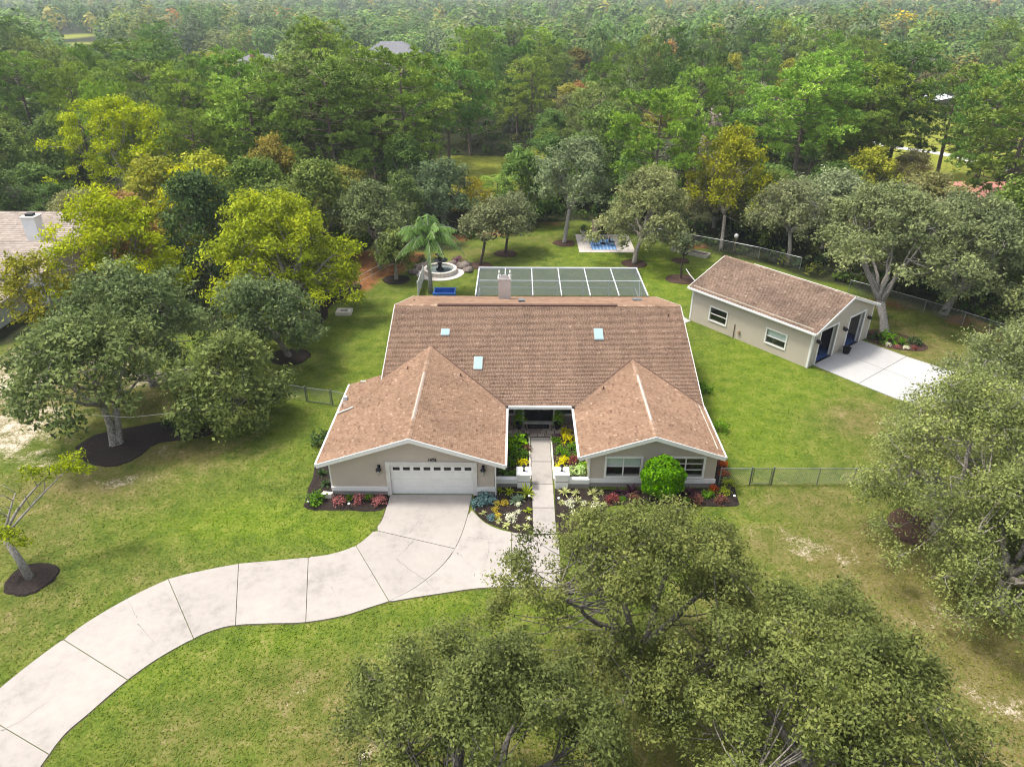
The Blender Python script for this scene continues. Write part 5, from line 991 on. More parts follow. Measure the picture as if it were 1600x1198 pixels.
def build_pine(seed, h, R, zb, nb, tufts, needles, nl=.5, nw=.09, bark='bark_pine'):
    rs = np.random.RandomState(seed); m = MB(); bend = rs.uniform(-.5, .5, 2); top = lambda z: Vector((bend[0] * math.sin(z / h * 2.4), bend[1] * math.sin(z / h * 2.1), z))
    zs = [0, .1, h * .25, h * .5, h * .75, h * .97]; m.tube([top(z) for z in zs], [.27, .22, .19, .155, .10, .03], 7); P = []; D = []; CT = []
    def puff(c, r, ct):
        for k in range(tufts):
            d = unit(rs.normal(size=3) + np.array([0, 0, .45])); P.append(np.array(c) + d * r * np.array([1, 1, .78]) * rs.uniform(.55, 1.0)); D.append(d * .8 + np.array([0, 0, .55])); CT.append(ct + rs.normal(0, .08))
    for i in range(nb):
        u = (i + rs.rand()) / nb; z = zb + (h - zb) * u; th = i * 2.4 + rs.uniform(-.5, .5); ln = R * (math.sin(math.pi * min(1, .20 + .72 * u)) ** .8) * rs.uniform(.62, 1.12); b0 = top(z); up = rs.uniform(.12, .55) * ln * (.4 + u)
        e = b0 + Vector((ln * math.cos(th), ln * math.sin(th), up)); mid = b0.lerp(e, .55) + Vector((0, 0, -.12 * ln)); p = bez(b0, mid, e, 4); m.tube(p, [.07, .055, .04, .03, .018], 4, False); ct = rs.normal(.5, .17)
        puff(tuple(e), rs.uniform(.8, 1.15), ct)
        for q in range(int(ln > R * .5) + int(ln > R * .85)):
            c = p[rs.choice([2, 3])] + Vector((rs.uniform(-.9, .9), rs.uniform(-.9, .9), rs.uniform(.2, .7))); m.tube([p[2], c], [.03, .015], 3, False); puff(tuple(c), rs.uniform(.5, .85), ct + rs.normal(0, .06))
    puff((bend[0] * .6, bend[1] * .6, h), .7, .6)
    P = np.array(P); D = unit(np.array(D)); n = len(P); d = unit(D[:, None, :] + rs.normal(size=(n, needles, 3)) * .55); b = P[:, None, :]
    side = unit(np.cross(d, rs.normal(size=d.shape))) * nw * .5; ln = nl * rs.uniform(.7, 1.15, (n, needles, 1)); tri = np.stack([b - side * .5, b + side * .5, b + d * ln + side, b + d * ln - side], 2); tint = np.clip(np.array(CT)[:, None] + rs.normal(0, .12, (n, needles)), 0, 1)
    return m, bark, np_mesh('crown', tri.reshape(-1, 3), 4, 'needle', {'tint': tint.ravel()})
def wood_mesh(m, bark):
    me = bpy.data.meshes.new('trunk'); me.from_pydata(m.v, [], m.f); me.materials.append(MATS[bark]); me.polygons.foreach_set('use_smooth', [True] * len(me.polygons)); return me
TREE_AT = []
def place(name, label, cat, tm, cm, x, y, rz=0.0, sc=(1, 1, 1), color=(.1, .1, .04), group=None):
    t_ = thing(name, label, cat, (x, y, 0), rz, group); t_.scale = sc; obj('trunk', tm, t_); obj('crown', cm, t_, color); TREE_AT.append((x, y)); return t_
def one_tree(name, label, build, x, y, color, group=None, rz=0.0):
    if name == 'live_oak': color = (color[0] * 1.0, color[1] * 1.09, color[2] * .95)
    m, bark, cm = build; return place(name, label, 'tree', wood_mesh(m, bark), cm, x, y, rz, (1, 1, 1), color, group)
FO, GO, YE = (.078, .088, .031), (.112, .118, .052), (.175, .205, .020)
# --- hero trees, each grown to its own size and lean
one_tree('laurel_oak', 'large oak before the front windows with pale limbs showing through its crown', build_oak(1, 6.0, 9.3, 3.0, 250, 420, .125, .062, .62, .34, (.3, .6), 7, 5, tw=.011, bark='bark_mid', spread=.34, nsub=6, holes=.62), 4.9, 19.6, FO)
one_tree('laurel_oak', 'dense oak at the bottom edge of the lawn, closest to the driveway', build_oak(2, 5.4, 9.2, 2.4, 215, 420, .125, .062, .62, .3, (0, 0), 6, 5, tw=.011, bark='bark_mid', spread=.34, nsub=6, holes=.5), -1.0, 13.9, (.070, .082, .030))
one_tree('laurel_oak', 'wide oak at the bottom edge with a dark forked limb over dry grass', build_oak(3, 6.4, 9.6, 3.0, 270, 420, .125, .062, .62, .36, (0, .3), 7, 5, tw=.011, bark='bark_mid', spread=.34, nsub=6, holes=.62), 10.2, 14.4, (.076, .088, .031))
one_tree('live_oak', 'weeping grey-green oak overhanging the chain-link fence', build_oak(4, 5.6, 9.6, 1.8, 125, 440, .145, .072, .9, .36, (0, 0), 6, 5, bark='bark_oak', low=.42, droop=.35, spread=.3, holes=.2), 23.2, 30.4, GO)
one_tree('live_oak', 'pale oak overhanging the end of the concrete apron', build_oak(5, 4.6, 8.4, 1.8, 90, 400, .16, .08, .9, .3, (0, 0), 5, 5, bark='bark_pale', low=.42, droop=.3), 30.6, 38.6, (.105, .112, .058))
one_tree('live_oak', 'grey-green oak over the dry lawn at the picture edge', build_oak(6, 4.4, 8.6, 1.5, 105, 440, .145, .072, .9, .33, (0, 0), 6, 5, bark='bark_oak', low=.42, droop=.35, spread=.3, holes=.2), 23.4, 25.2, (.108, .114, .050))
OAK = lambda s, R, h, zb, nc=60, lpc=190, lean=(0, 0), **k: build_oak(s, R, h, zb, nc, lpc, .30, .15, k.pop('cr', 1.0), k.pop('rt', .25), lean, k.pop('nl', 5), k.pop('twigs', 2), **{'holes': .42, **k})
one_tree('live_oak', 'spreading grey oak with two leaning trunks in the long mulch bed', OAK(11, 5.6, 8.4, 3.6, 80, 210, (-1.0, 1.4), trunks=2, droop=.25), -26.6, 38.6, (.082, .094, .042), 'live oaks beside the neighbour')
one_tree('live_oak', 'grey oak behind the twin-trunk oak, nearer the neighbouring house', OAK(12, 5.6, 9.4, 2.8, 80, 210, droop=.25), -27.4, 46.4, (.078, .092, .044), 'live oaks beside the neighbour')
one_tree('live_oak', 'low drooping oak reaching toward the garage lawn', OAK(13, 3.9, 6.8, 1.2, 60, 200, (.6, 0), low=.45, droop=.35), -19.4, 41.4, (.088, .098, .040), 'live oaks beside the neighbour')
one_tree('live_oak', 'dark grey oak behind the short chain-link gate', OAK(14, 4.1, 8.2, 2.2, 60, 200, (-.8, -2.6), droop=.25), -18.5, 51.2, (.070, .084, .042), 'live oaks beside the neighbour')
one_tree('broadleaf_tree', 'big yellow-green tree with bare grey twigs beside the side lawn', OAK(15, 7.2, 11.2, 2.6, 125, 230, (-3.2, 1.0), rt=.34, nl=7, twigs=3, low=.35), -18.8, 58.4, (.15, .175, .026))
one_tree('broadleaf_tree', 'yellow tree in front of the pines, taller of the yellow pair', OAK(16, 9.2, 15.0, 4.5, 130, 210, rt=.34, nl=7), -48.5, 90.5, YE, 'yellow trees by the neighbour')
one_tree('broadleaf_tree', 'yellow tree close to the white neighbouring chimney', OAK(17, 5.8, 10.6, 2.5, 90, 210), -36.4, 61.8, (.165, .190, .020), 'yellow trees by the neighbour')
one_tree('broadleaf_tree', 'golden-green tree between the yellow pair and the big yellow-green tree', OAK(18, 4.8, 10.2, 3.0, 70, 200), -33.6, 73.0, (.18, .19, .020), 'yellow trees by the neighbour')
one_tree('broadleaf_tree', 'thin olive-yellow tree in front of the neighbouring white wall', OAK(19, 3.1, 7.0, 2.0, 40, 120, rt=.16), -40.6, 55.2, (.13, .13, .022))
one_tree('live_oak', 'grey-olive oak over the straw patch beside the fountain', OAK(20, 4.6, 8.4, 4.0, 66, 200, (-1.0, 2.6)), -14.6, 71.9, (.078, .088, .044), 'backyard oaks')
one_tree('live_oak', 'blue-grey round oak behind the palm', OAK(21, 4.6, 8.2, 1.8, 70, 200, flat=.8), -9.2, 86.0, (.070, .088, .052), 'backyard oaks')
one_tree('live_oak', 'slim leaning oak beside the pool cage corner', OAK(22, 3.3, 6.2, 2.9, 44, 150, (1.5, 3.4), rt=.16, bark='bark_dark'), -4.02, 72.95, (.095, .095, .055), 'backyard oaks')
one_tree('live_oak', 'small upright oak next to the slim leaning oak', OAK(23, 2.6, 6.0, 2.8, 34, 150, (.9, 1.8), rt=.15, bark='bark_dark'), -1.33, 76.97, (.092, .095, .056), 'backyard oaks')
one_tree('live_oak', 'tall silvery oak on the fountain side of the patio', OAK(24, 4.7, 11.4, 4.8, 75, 190, (1.6, 5.2), rt=.24, bark='bark_pale', flat=.8), 5.5, 80.6, (.100, .112, .068), 'backyard oaks')
one_tree('live_oak', 'rounded beige-green oak standing behind the pool cage corner', OAK(25, 5.8, 9.2, 3.0, 95, 200, (2.0, 3.4), rt=.26), 12.65, 73.6, (.115, .115, .060), 'backyard oaks')
one_tree('broadleaf_tree', 'tall yellow-green tree with a bare leaning trunk behind the outbuilding', OAK(26, 4.6, 12.6, 4.6, 80, 190, (1.2, 5.5), rt=.22, flat=.8), 23.3, 78.6, (.135, .140, .022))
one_tree('live_oak', 'moss-draped grey oak behind the outbuilding ridge', OAK(27, 4.3, 8.4, 4.2, 60, 180, (.2, 3.0), rt=.24, bark='bark_pale', droop=.5), 29.2, 73.6, (.112, .112, .066), 'backyard oaks')
one_tree('live_oak', 'great grey oak with white forked limbs at the outbuilding apron', OAK(28, 6.6, 11.0, 5.6, 120, 200, (1.2, 7.5), rt=.30, trunks=2, bark='bark_pale', fork=.25), 31.9, 56.1, (.098, .104, .056), 'backyard oaks')
one_tree('live_oak', 'broad grey oak filling the picture edge beyond the apron', OAK(29, 6.8, 10.2, 3.4, 125, 200, (1.5, 1.5), rt=.34, trunks=2, bark='bark_pale', low=.4, fork=.3), 39.2, 60.6, (.094, .100, .056), 'backyard oaks')
one_tree('live_oak', 'lower grey oak hanging over the straw strip fence', OAK(30, 4.2, 7.2, 1.8, 64, 190, low=.45), 44.0, 54.5, (.088, .094, .048), 'backyard oaks')
one_tree('slim_tree', 'thin dark young tree in the lawn by the outbuilding roof', OAK(31, 1.2, 4.4, 3.2, 12, 60, cr=.6, rt=.10, bark='bark_dark'), 16.8, 69.0, (.05, .06, .03))
one_tree('small_tree', 'small bushy tree in the mulch ring beside the fountain', OAK(32, 1.7, 4.6, 2.0, 26, 130, rt=.20, flat=.9), -12.4, 68.6, (.065, .085, .025))
# sparse young tree by the driveway
rs = np.random.RandomState(77); m = MB(); B0 = Vector((0, 0, 0)); f1 = Vector((-.9, .5, 2.3))
m.tube([B0 - Vector((0, 0, .1)), B0.lerp(f1, .5) + Vector((.05, 0, 0)), f1], [.24, .17, .14], 8); tips = []
for e, r in (((-2.2, 1.4, 4.4), .10), ((-.6, 1.9, 4.0), .08), ((.9, 2.6, 4.6), .08), ((-1.9, .2, 3.3), .08), ((2.0, 2.9, 5.0), .06), ((-3.0, 2.0, 5.2), .06)):
    p = bez(f1, f1.lerp(Vector(e), .45) + Vector((rs.uniform(-.3, .3), 0, .4)), e, 5); m.tube(p, [r * (1 - i / 6) + .012 for i in range(6)], 6); tips.append(e)
    for k in range(5):
        a = p[2 + k % 4]; b_ = a + Vector((rs.uniform(-.8, .8), rs.uniform(-.5, .8), rs.uniform(.2, .9))); m.tube([a, a.lerp(b_, .5) + Vector((0, 0, .1)), b_], [.028, .02, .01], 4)
C = np.array([(.9, 2.6, 4.8), (1.6, 2.8, 5.1), (2.2, 3.0, 5.2), (.2, 2.2, 4.9), (2.6, 2.9, 5.0), (-.2, .2, 2.7), (.25, .1, 2.6), (-.6, .3, 2.9), (-2.2, 1.5, 4.6), (-3.0, 2.1, 5.4), (-2.0, .3, 3.5), (-2.6, 1.7, 3.9)]); V_, T_, S = crown_leaves(rs, C, .5, 190, .17, .09, .7)
place('young_tree', 'sparse young tree with white limbs in the round mulch ring', 'tree', wood_mesh(m, 'bark_pale'), np_mesh('crown', V_, 4, 'leaf', {'tint': T_}), -24.6, 26.4, 0, (1, 1, 1), (.12, .145, .020))
# palm
pm_ = thing('queen_palm', 'queen palm with arching fronds beside the fountain', 'palm', (-8.5, 65.0, 0)); MB().tube([(-8.5, 65.0, 0), (-8.45, 65.0, 1.5), (-8.5, 65.05, 3.2), (-8.45, 65.1, 5.2)], [.26, .20, .18, .16], 9).build('trunk', 'bark_palm', pm_, smooth=True)
m = MB()
for k in range(10): a = k * .63; m.tube([(-8.45, 65.1, 4.9), (-8.45 + .16 * math.cos(a), 65.1 + .16 * math.sin(a), 5.3), (-8.45 + .34 * math.cos(a), 65.1 + .34 * math.sin(a), 5.75)], [.06, .05, .03], 5)
m.build('crownshaft', 'bark_palm', pm_); rs = np.random.RandomState(5)
for k in range(26):
    a = k * 2.4 + .3; el = .30 + 1.15 * ((k * 7) % 26) / 26; ln = rs.uniform(3.6, 4.4); o = Vector((-8.45, 65.1, 5.6)); d = Vector((math.cos(a) * math.cos(el), math.sin(a) * math.cos(el), math.sin(el))); pts = [o + d * ln * t + Vector((0, 0, -3.4 * t * t * (1.05 - el * .30))) for t in [i / 10 for i in range(11)]]
    q = []; side = Vector((-math.sin(a), math.cos(a), 0))
    for i in range(1, 11):
        for j in range(3):
            p = pts[i - 1].lerp(pts[i], j / 3); fw = (pts[i] - pts[i - 1]).normalized(); L_ = .95 * math.sin(math.pi * min(.98, .12 + .86 * i / 10.5)) + .12
            for s in (-1, 1): e = p + (side * s * .72 + fw * .5 + Vector((0, 0, -.7 - .5 * rs.rand()))).normalized() * L_; w = fw * .055; q += [p - w, p + w, e + w * .4, e - w * .4]
    n = len(q) // 4; f_ = obj('frond', np_mesh('frond', np.array([tuple(v) for v in q]) - np.array([-8.5, 65.0, 0]), 4, 'leaf', {'tint': np.clip(rs.normal(.5, .15, n), 0, 1)}), pm_, (.085, .135, .045)); mm = MB(); mm.tube(pts, [.03] * 5 + [.015] * 6, 4); mm.build('rachis', 'bark_palm', f_)
# ------------------------------------------------------------------ woodland trees
VAR = {}
VAR['pine'] = [build_pine(100 + i, 15 + (i % 2) * 1.5, 4.4 + .4 * (i % 3), 4.6 + (i % 3) * .9, 36, 17, 12, .44, .085) for i in range(5)]
VAR['broad'] = [build_oak(120 + i, 4.2, 11, 1.6, 66, 150, .34, .20, 1.1, .22, (0, 0), 5, 0, flat=.85, low=.35) for i in range(3)]
VAR['grey'] = [build_oak(130 + i, 4.4, 9.5, 2.2, 66, 150, .32, .155, 1.05, .22, (0, 0), 5, 1, bark='bark_pale') for i in range(3)]
VAR['conifer'] = [build_oak(140 + i, 2.3, 11, .8, 46, 80, .40, .20, .8, .16, (0, 0), 4, 1, flat=1.2, dome=1.1, low=.1) for i in range(1)]
VAR = {k: [(wood_mesh(m, b), c) for m, b, c in v] for k, v in VAR.items()}
BASE_H = {'pine': 15.7, 'broad': 11, 'grey': 9.5, 'conifer': 11}
HUES = {'pine': [('bright green', (.100, .146, .036)), ('deep green', (.076, .116, .036)), ('fresh green', (.112, .152, .038)), ('grey-green', (.102, .130, .050))],
        'broad': [('dark-green', (0.055, 0.085, 0.027)), ('mid-green', (0.083, 0.112, 0.032)), ('olive', (0.128, 0.124, 0.034)), ('golden', (0.183, 0.183, 0.034)), ('yellow-green', (0.152, 0.168, 0.032)), ('rusty', (0.207, 0.128, 0.055))],
        'grey': [('silver-grey', (0.116, 0.128, 0.078)), ('dusty olive', (0.122, 0.120, 0.056))], 'conifer': [('bare grey', (0.183, 0.171, 0.146))]}
KNAME = {'pine': ('pine_tree', 'pine'), 'broad': ('broadleaf_tree', 'broadleaf tree'), 'grey': ('live_oak', 'oak'), 'conifer': ('bare_tree', 'bare tree')}
SIGHT = [(-.165, 286, 1.0, .046), (-.339, 282, 0.5, .034), (.585, 181, 1.0, .05), (.545, 135, .2, .07), (-.07, 112, .2, .045), (.350, 172, 3.0, .010), (-.42, 300, 0, .018), (-.56, 400, 0, .03), (.575, 92, 3.6, .035)]
def cap(x, y, h):
    b = x / y
    for s, Y, z, w in SIGHT:
        if abs(b - s) < w + 2.0 / y and y < Y: h = min(h, 26.2 - (26.2 - z) * y / Y)
    return h
WT = []   # (kind, hue index, x, y, height)
for x, y, h in ((-73, 146, 15), (-62, 130, 15), (-49.4, 118, 14), (-46, 150, 16), (-35.8, 137, 16), (-31, 122, 17), (-29, 104, 16), (-38, 104, 15), (-33, 93, 14.5), (-22.5, 90.5, 14.5), (-26, 97, 16), (-22, 112, 17), (-15, 97, 15), (-13.5, 108, 16), (-18, 124, 16), (-11, 116, 14), (-43, 96, 13.5), (-2.9, 103.5, 15), (37.4, 97.5, 15), (41.5, 103, 15), (49.8, 106, 15.5), (54.5, 107, 15.5), (46.5, 100, 13), (61.5, 97, 15), (65.5, 103, 15), (57.5, 84, 15), (72, 108, 14), (66, 114, 13), (77, 120, 12.5), (-24, 134, 15), (-42, 128, 14), (-55, 112, 13), (-8.5, 131, 14)): WT.append(('pine', None, x, y, cap(x, y, h * 1.14) if x < 0 else h * 1.1))
for k, hue, x, y, h in (('broad', 1, 12.5, 104, 12), ('broad', 0, 9.0, 97, 9.5), ('broad', 2, 21.5, 112, 10.5), ('grey', 0, 19, 98.5, 8.5), ('broad', 0, 15.8, 93.5, 8), ('conifer', 0, 29.5, 113, 11), ('broad', 0, 33.5, 108, 11), ('grey', 1, 27.5, 94, 8.5), ('broad', 0, 30.5, 88, 7.5), ('broad', 0, -62, 92, 6.5), ('broad', 0, -55, 84, 6), ('grey', 1, -50, 80, 6.5), ('broad', 4, 2.2, 95, 7.5), ('broad', 0, 4.5, 101, 8.5), ('broad', 5, 41, 215, 13), ('broad', 3, 57, 128, 9.5), ('grey', 0, 35, 79, 9), ('grey', 1, 44, 76, 9), ('grey', 0, 50.5, 70, 8.5), ('broad', 0, 38, 86, 8)): WT.append((k, hue, x, y, h))
rs = np.random.RandomState(42); pts = [(x, y) for _, _, x, y, _ in WT] + TREE_AT
def blocked(X, Y):
    bad = in_poly(X, Y, YARD) | (dist_poly(X, Y, YARD) < 2.5)
    for c in CLEARS: bad |= in_poly(X, Y, c) | (dist_poly(X, Y, c) < 1.5)
    for a, b, c, d in ((-64, -41, 50, 80), (48, 64, 84, 98), (97, 119, 176, 192), (-60, -36, 284, 307), (-105, -87, 280, 295), (126, 148, 258, 275), (34, 52, 222, 237)): bad |= (X > a - 2) & (X < b + 2) & (Y > c - 3) & (Y < d + 2)
    for p in RD: bad |= (X - p.x) ** 2 + (Y - p.y) ** 2 < 16
    return bad
CY = 62 + 165 * rs.rand(30000) ** .85; CX = rs.uniform(-1, 1, 30000) * (.80 * CY + 8); ok = ~blocked(CX, CY); CX, CY = CX[ok], CY[ok]
for x, y in zip(CX, CY):
    if len(WT) >= 400: break
    sp_ = 5.0 + (y - 62) * .04; pa = np.array(pts)
    if ((pa[:, 0] - x) ** 2 + (pa[:, 1] - y) ** 2).min() < sp_ * sp_: continue
    b = x / y; pp = .62 if (-.50 < b < -.02 and y < 160) else .60 if (.30 < b < .75 and y > 92) else .40; k = 'pine' if rs.rand() < pp and y > 84 else ('grey' if rs.rand() < .32 else 'broad')
    h = {'pine': rs.uniform(12.5, 17.5), 'broad': rs.uniform(7, 11.5), 'grey': rs.uniform(6.5, 9.5)}[k]; h2 = cap(x, y, h)
    if h2 < 3.0: continue
    if h2 < h * .75 and k == 'pine': k = 'broad'
    WT.append((k, None, x, y, min(h, h2))); pts.append((x, y))
BEAR = [(-.64, 'behind the neighbouring white house'), (-.52, 'behind the yellow trees'), (-.42, 'beyond the big yellow-green tree'), (-.32, 'left of the grey hip-roofed house'), (-.22, 'below the grey hip-roofed house'), (-.13, 'behind the straw patch'), (-.06, 'behind the palm'), (0, 'behind the meadow gap'), (.07, 'behind the chimney'), (.14, 'behind the patio'), (.22, 'behind the pool cage corner oak'), (.31, 'behind the outbuilding ridge'), (.40, 'around the utility pole'), (.50, 'before the clearing'), (.62, 'beside the clearing and carports'), (.75, 'beyond the pink roof'), (9, 'at the picture edge')]
ROW = [(96, 'edging the woods'), (120, 'inside the woods'), (150, 'mid-way into the woods'), (185, 'deep in the woods'), (999, 'far into the woods')]
lab = {}
for i, (k, hue, x, y, h) in enumerate(WT):
    hi = rs.choice(len(HUES[k]), p={'pine': [.35, .25, .25, .15], 'broad': [.30, .31, .16, .06, .14, .03], 'grey': [.5, .5], 'conifer': [1]}[k]) if hue is None else hue
    brg = next(t for a, t in BEAR if x / y < a); row = next(t for a, t in ROW if y < a); lab.setdefault((HUES[k][hi][0] + ' ' + KNAME[k][1] + ' ' + row + ' ' + brg), []).append((x / y, i, hi))
ORD = ['first', 'second', 'third', 'fourth', 'fifth', 'sixth', 'seventh', 'eighth', 'ninth', 'tenth']; FULL = {}
for l, v in lab.items():
    v.sort()
    for q, (_, i, hi) in enumerate(v): FULL[i] = (l if len(v) == 1 else l + ', %s from left' % ORD[min(q, 9)], hi)
for i, (k, hue, x, y, h) in enumerate(WT):
    l, hi = FULL[i]; c = np.array(HUES[k][hi][1]) * rs.uniform(.78, 1.26) * rs.uniform(.93, 1.07, 3); tm, cm = VAR[k][rs.randint(len(VAR[k]))]; s = h / BASE_H[k]; w = (s * .6 + .4) * rs.uniform(.85, 1.2) * (1.28 if i < 33 else 1.0)
    place(KNAME[k][0], l, 'tree', tm, cm, x, y, rs.uniform(0, 6.28), (w, w, s), tuple(c), 'woodland trees')
# distant forest: beyond counting, one mass
far_q, far_t, far_c = [], [], []
def template(rs, n, leaf, tall):
    C = unit(rs.normal(size=(n, 3)) + np.array([0, 0, .45])); r = rs.uniform(.72, 1.05, (n, 1)); a = rs.uniform(0, 6.28, 3); ang = np.arctan2(C[:, 1], C[:, 0]); r *= (1 + .16 * np.sin(3 * ang + a[0]) + .14 * np.sin(4 * C[:, 2] + a[1]))[:, None]
    P = C * r * np.array([4.3, 4.3, 4.6]) + np.array([0, 0, 5.2]); q = leaf_quads(rs, P, C * .9 + np.array([0, 0, .5]) + rs.normal(size=(n, 3)) * .28, leaf, leaf * .8); return q, np.clip(rs.normal(.5, .12, n), 0, 1)
PAL = np.array([(.050, .080, .028), (.062, .094, .030), (.045, .068, .026), (.085, .100, .034), (.078, .088, .046), (.115, .108, .036), (.17, .135, .030), (.060, .075, .040), (.18, .105, .050), (.070, .105, .030)]); PW = [.25, .21, .16, .12, .10, .04, .006, .07, .004, .04]
TPL = [[template(rs, n, lf, 1) for _ in range(6)] for n, lf in ((210, 1.05), (90, 1.7), (42, 2.5))]
FP = []; Y = 226.0
while Y < 1750:
    s = 10.2 * (Y / 226) ** .62; x = np.arange(-(.80 * Y + 25), .80 * Y + 25, s); n = len(x)
    FP.append(np.stack([x + rs.uniform(-.4, .4, n) * s, Y + rs.uniform(-.4, .4, n) * s], 1)); Y += s * .9
FP = np.concatenate(FP); FP = FP[~blocked(FP[:, 0], FP[:, 1])]
for xx, yy in FP:
    h = rs.uniform(7, 17) * (1.0 + .18 * math.sin(xx * .021 + 1.3 * math.sin(yy * .013))); h = cap(xx, yy, h)
    if h < 2.5: continue
    lv = 0 if yy < 430 else 1 if yy < 900 else 2; q, t_ = TPL[lv][rs.randint(6)]; R = min(h * .62, rs.uniform(4.2, 7.0)) * (1 + .12 * lv); a = rs.uniform(0, 6.28); ca, sa = math.cos(a), math.sin(a)
    v = q * np.array([R / 4.3, R / 4.3, h / 10]); far_q.append(np.stack([v[:, 0] * ca - v[:, 1] * sa + xx, v[:, 0] * sa + v[:, 1] * ca + yy, v[:, 2]], 1)); far_t.append(t_)
    c = PAL[rs.choice(10, p=PW)] * rs.uniform(.8, 1.6); far_c.append(np.tile(np.append(c, 1), (len(t_), 1)))
fm = np_mesh('distant_wood', np.concatenate(far_q), 4, 'leaf_mass', {'tint': np.concatenate(far_t), 'col': np.concatenate(far_c)})
tag(obj('distant_wood', fm), 'hazy mixed forest stretching to the horizon', 'forest', kind='stuff')
# underbrush on the wood floor
far_q, far_t, far_c = [], [], []; n = 0
UY = 56 + 150 * rs.rand(9000) ** 1.4; UX = rs.uniform(-1, 1, 9000) * (.8 * UY + 8); ok = ~(in_poly(UX, UY, YARD) | (dist_poly(UX, UY, YARD) < .8) | ((UX > -64) & (UX < -41) & (UY > 50) & (UY < 80)) | ((UX > 48) & (UX < 64) & (UY > 84) & (UY < 98)) | ((UX > -20) & (UX < -7) & (UY < 79)))
for c in CLEARS: ok &= ~in_poly(UX, UY, c)
for x, y in list(zip(UX[ok], UY[ok]))[:1500]:
    r = rs.uniform(.7, 1.9); k = 44; C = unit(rs.normal(size=(k, 3)) + np.array([0, 0, .5])); P = C * r * rs.uniform(.5, 1, (k, 1)) * np.array([1, 1, .8]) + np.array([x, y, r * .45]); P[:, 2] = np.maximum(P[:, 2], .05)
    far_q.append(leaf_quads(rs, P, C + rs.normal(size=(k, 3)) * .6, .5, .26)); far_t.append(np.clip(rs.normal(.45, .2, k), 0, 1)); c = np.array([(.035, .060, .018), (.055, .080, .022), (.085, .092, .026), (.045, .055, .025)][rs.choice(4, p=[.4, .3, .12, .18])]) * rs.uniform(.8, 1.2); far_c.append(np.tile(np.append(c, 1), (k, 1))); n += 1
tag(obj('underbrush', np_mesh('underbrush', np.concatenate(far_q), 4, 'leaf_mass', {'tint': np.concatenate(far_t), 'col': np.concatenate(far_c)})), 'tangled green underbrush on the woodland floor', 'underbrush', kind='stuff')
# ------------------------------------------------------------------ garden plants
COLS = dict(green=(.060, .115, .018), dkgreen=(.028, .048, .018), lime=(.13, .24, .018), ygreen=(.17, .20, .035), yellow=(.36, .33, .014), pink=(.19, .085, .080), red=(.12, .042, .038), bronze=(.085, .042, .032), purple=(.09, .035, .07), blue=(.075, .12, .12), grey=(.13, .17, .11), gold=(.26, .21, .05), white=(.40, .40, .30), pale=(.26, .27, .13), orange=(.26, .07, .025), dkpurple=(.045, .022, .030), whitegreen=(.24, .30, .14))
def mound_mesh(seed, n=330, L=.20, W=.12, flat=.85):
    rs = np.random.RandomState(seed); C = unit(rs.normal(size=(14, 3)) + np.array([0, 0, .5])) * np.array([.62, .62, .5]); k = n // 14; P = (C[:, None, :] + rs.normal(size=(14, k, 3)) * .19).reshape(-1, 3); P[:, 2] = np.abs(P[:, 2] + .38) * flat
    t_ = (rs.normal(.5, .12, (14, 1)) + rs.normal(0, .14, (14, k))).ravel(); return np_mesh('leaves', leaf_quads(rs, P, P * .7 + np.array([0, 0, .4]) + rs.normal(size=P.shape) * .5, L, W), 4, 'leaf', {'tint': np.clip(t_, 0, 1)})
def spike_mesh(seed, n=26, w=.075, el0=.25, el1=1.25):
    rs = np.random.RandomState(seed); q = []; tt = []
    for k in range(n):
        a = k * 2.4 + rs.uniform(-.2, .2); el = rs.uniform(el0, el1); ln = rs.uniform(.75, 1.1); side = np.array([-math.sin(a), math.cos(a), 0]); pts = [np.array([math.cos(a) * math.cos(el) * ln * t, math.sin(a) * math.cos(el) * ln * t, math.sin(el) * ln * t - .45 * t * t * math.cos(el) + .05]) for t in (0, .35, .7, 1)]
        ws = [w * .8, w, w * .7, w * .05]; tv = np.clip(rs.normal(.5, .18), 0, 1)
        for i in range(3): q += [pts[i] - side * ws[i], pts[i] + side * ws[i], pts[i + 1] + side * ws[i + 1], pts[i + 1] - side * ws[i + 1]]; tt.append(tv)
    return np_mesh('leaves', np.array(q), 4, 'leaf', {'tint': np.array(tt)})
MOUND = [mound_mesh(200 + i) for i in range(4)]; SPIKE = [spike_mesh(220 + i) for i in range(3)]
rs = np.random.RandomState(9)
for kind, name, col, x, y, r, l in PLANTS:
    o = obj(name, (MOUND if kind == 'mound' else SPIKE)[rs.randint(3)], None, tuple(np.array(COLS[col]) * rs.uniform(.9, 1.1))); o.location = (x, y, .05); o.rotation_euler = (0, 0, rs.uniform(0, 6.28)); s = r * rs.uniform(.95, 1.1); o.scale = (s, s, s * rs.uniform(.9, 1.15)); tag(o, l, 'plant', 'garden plants')
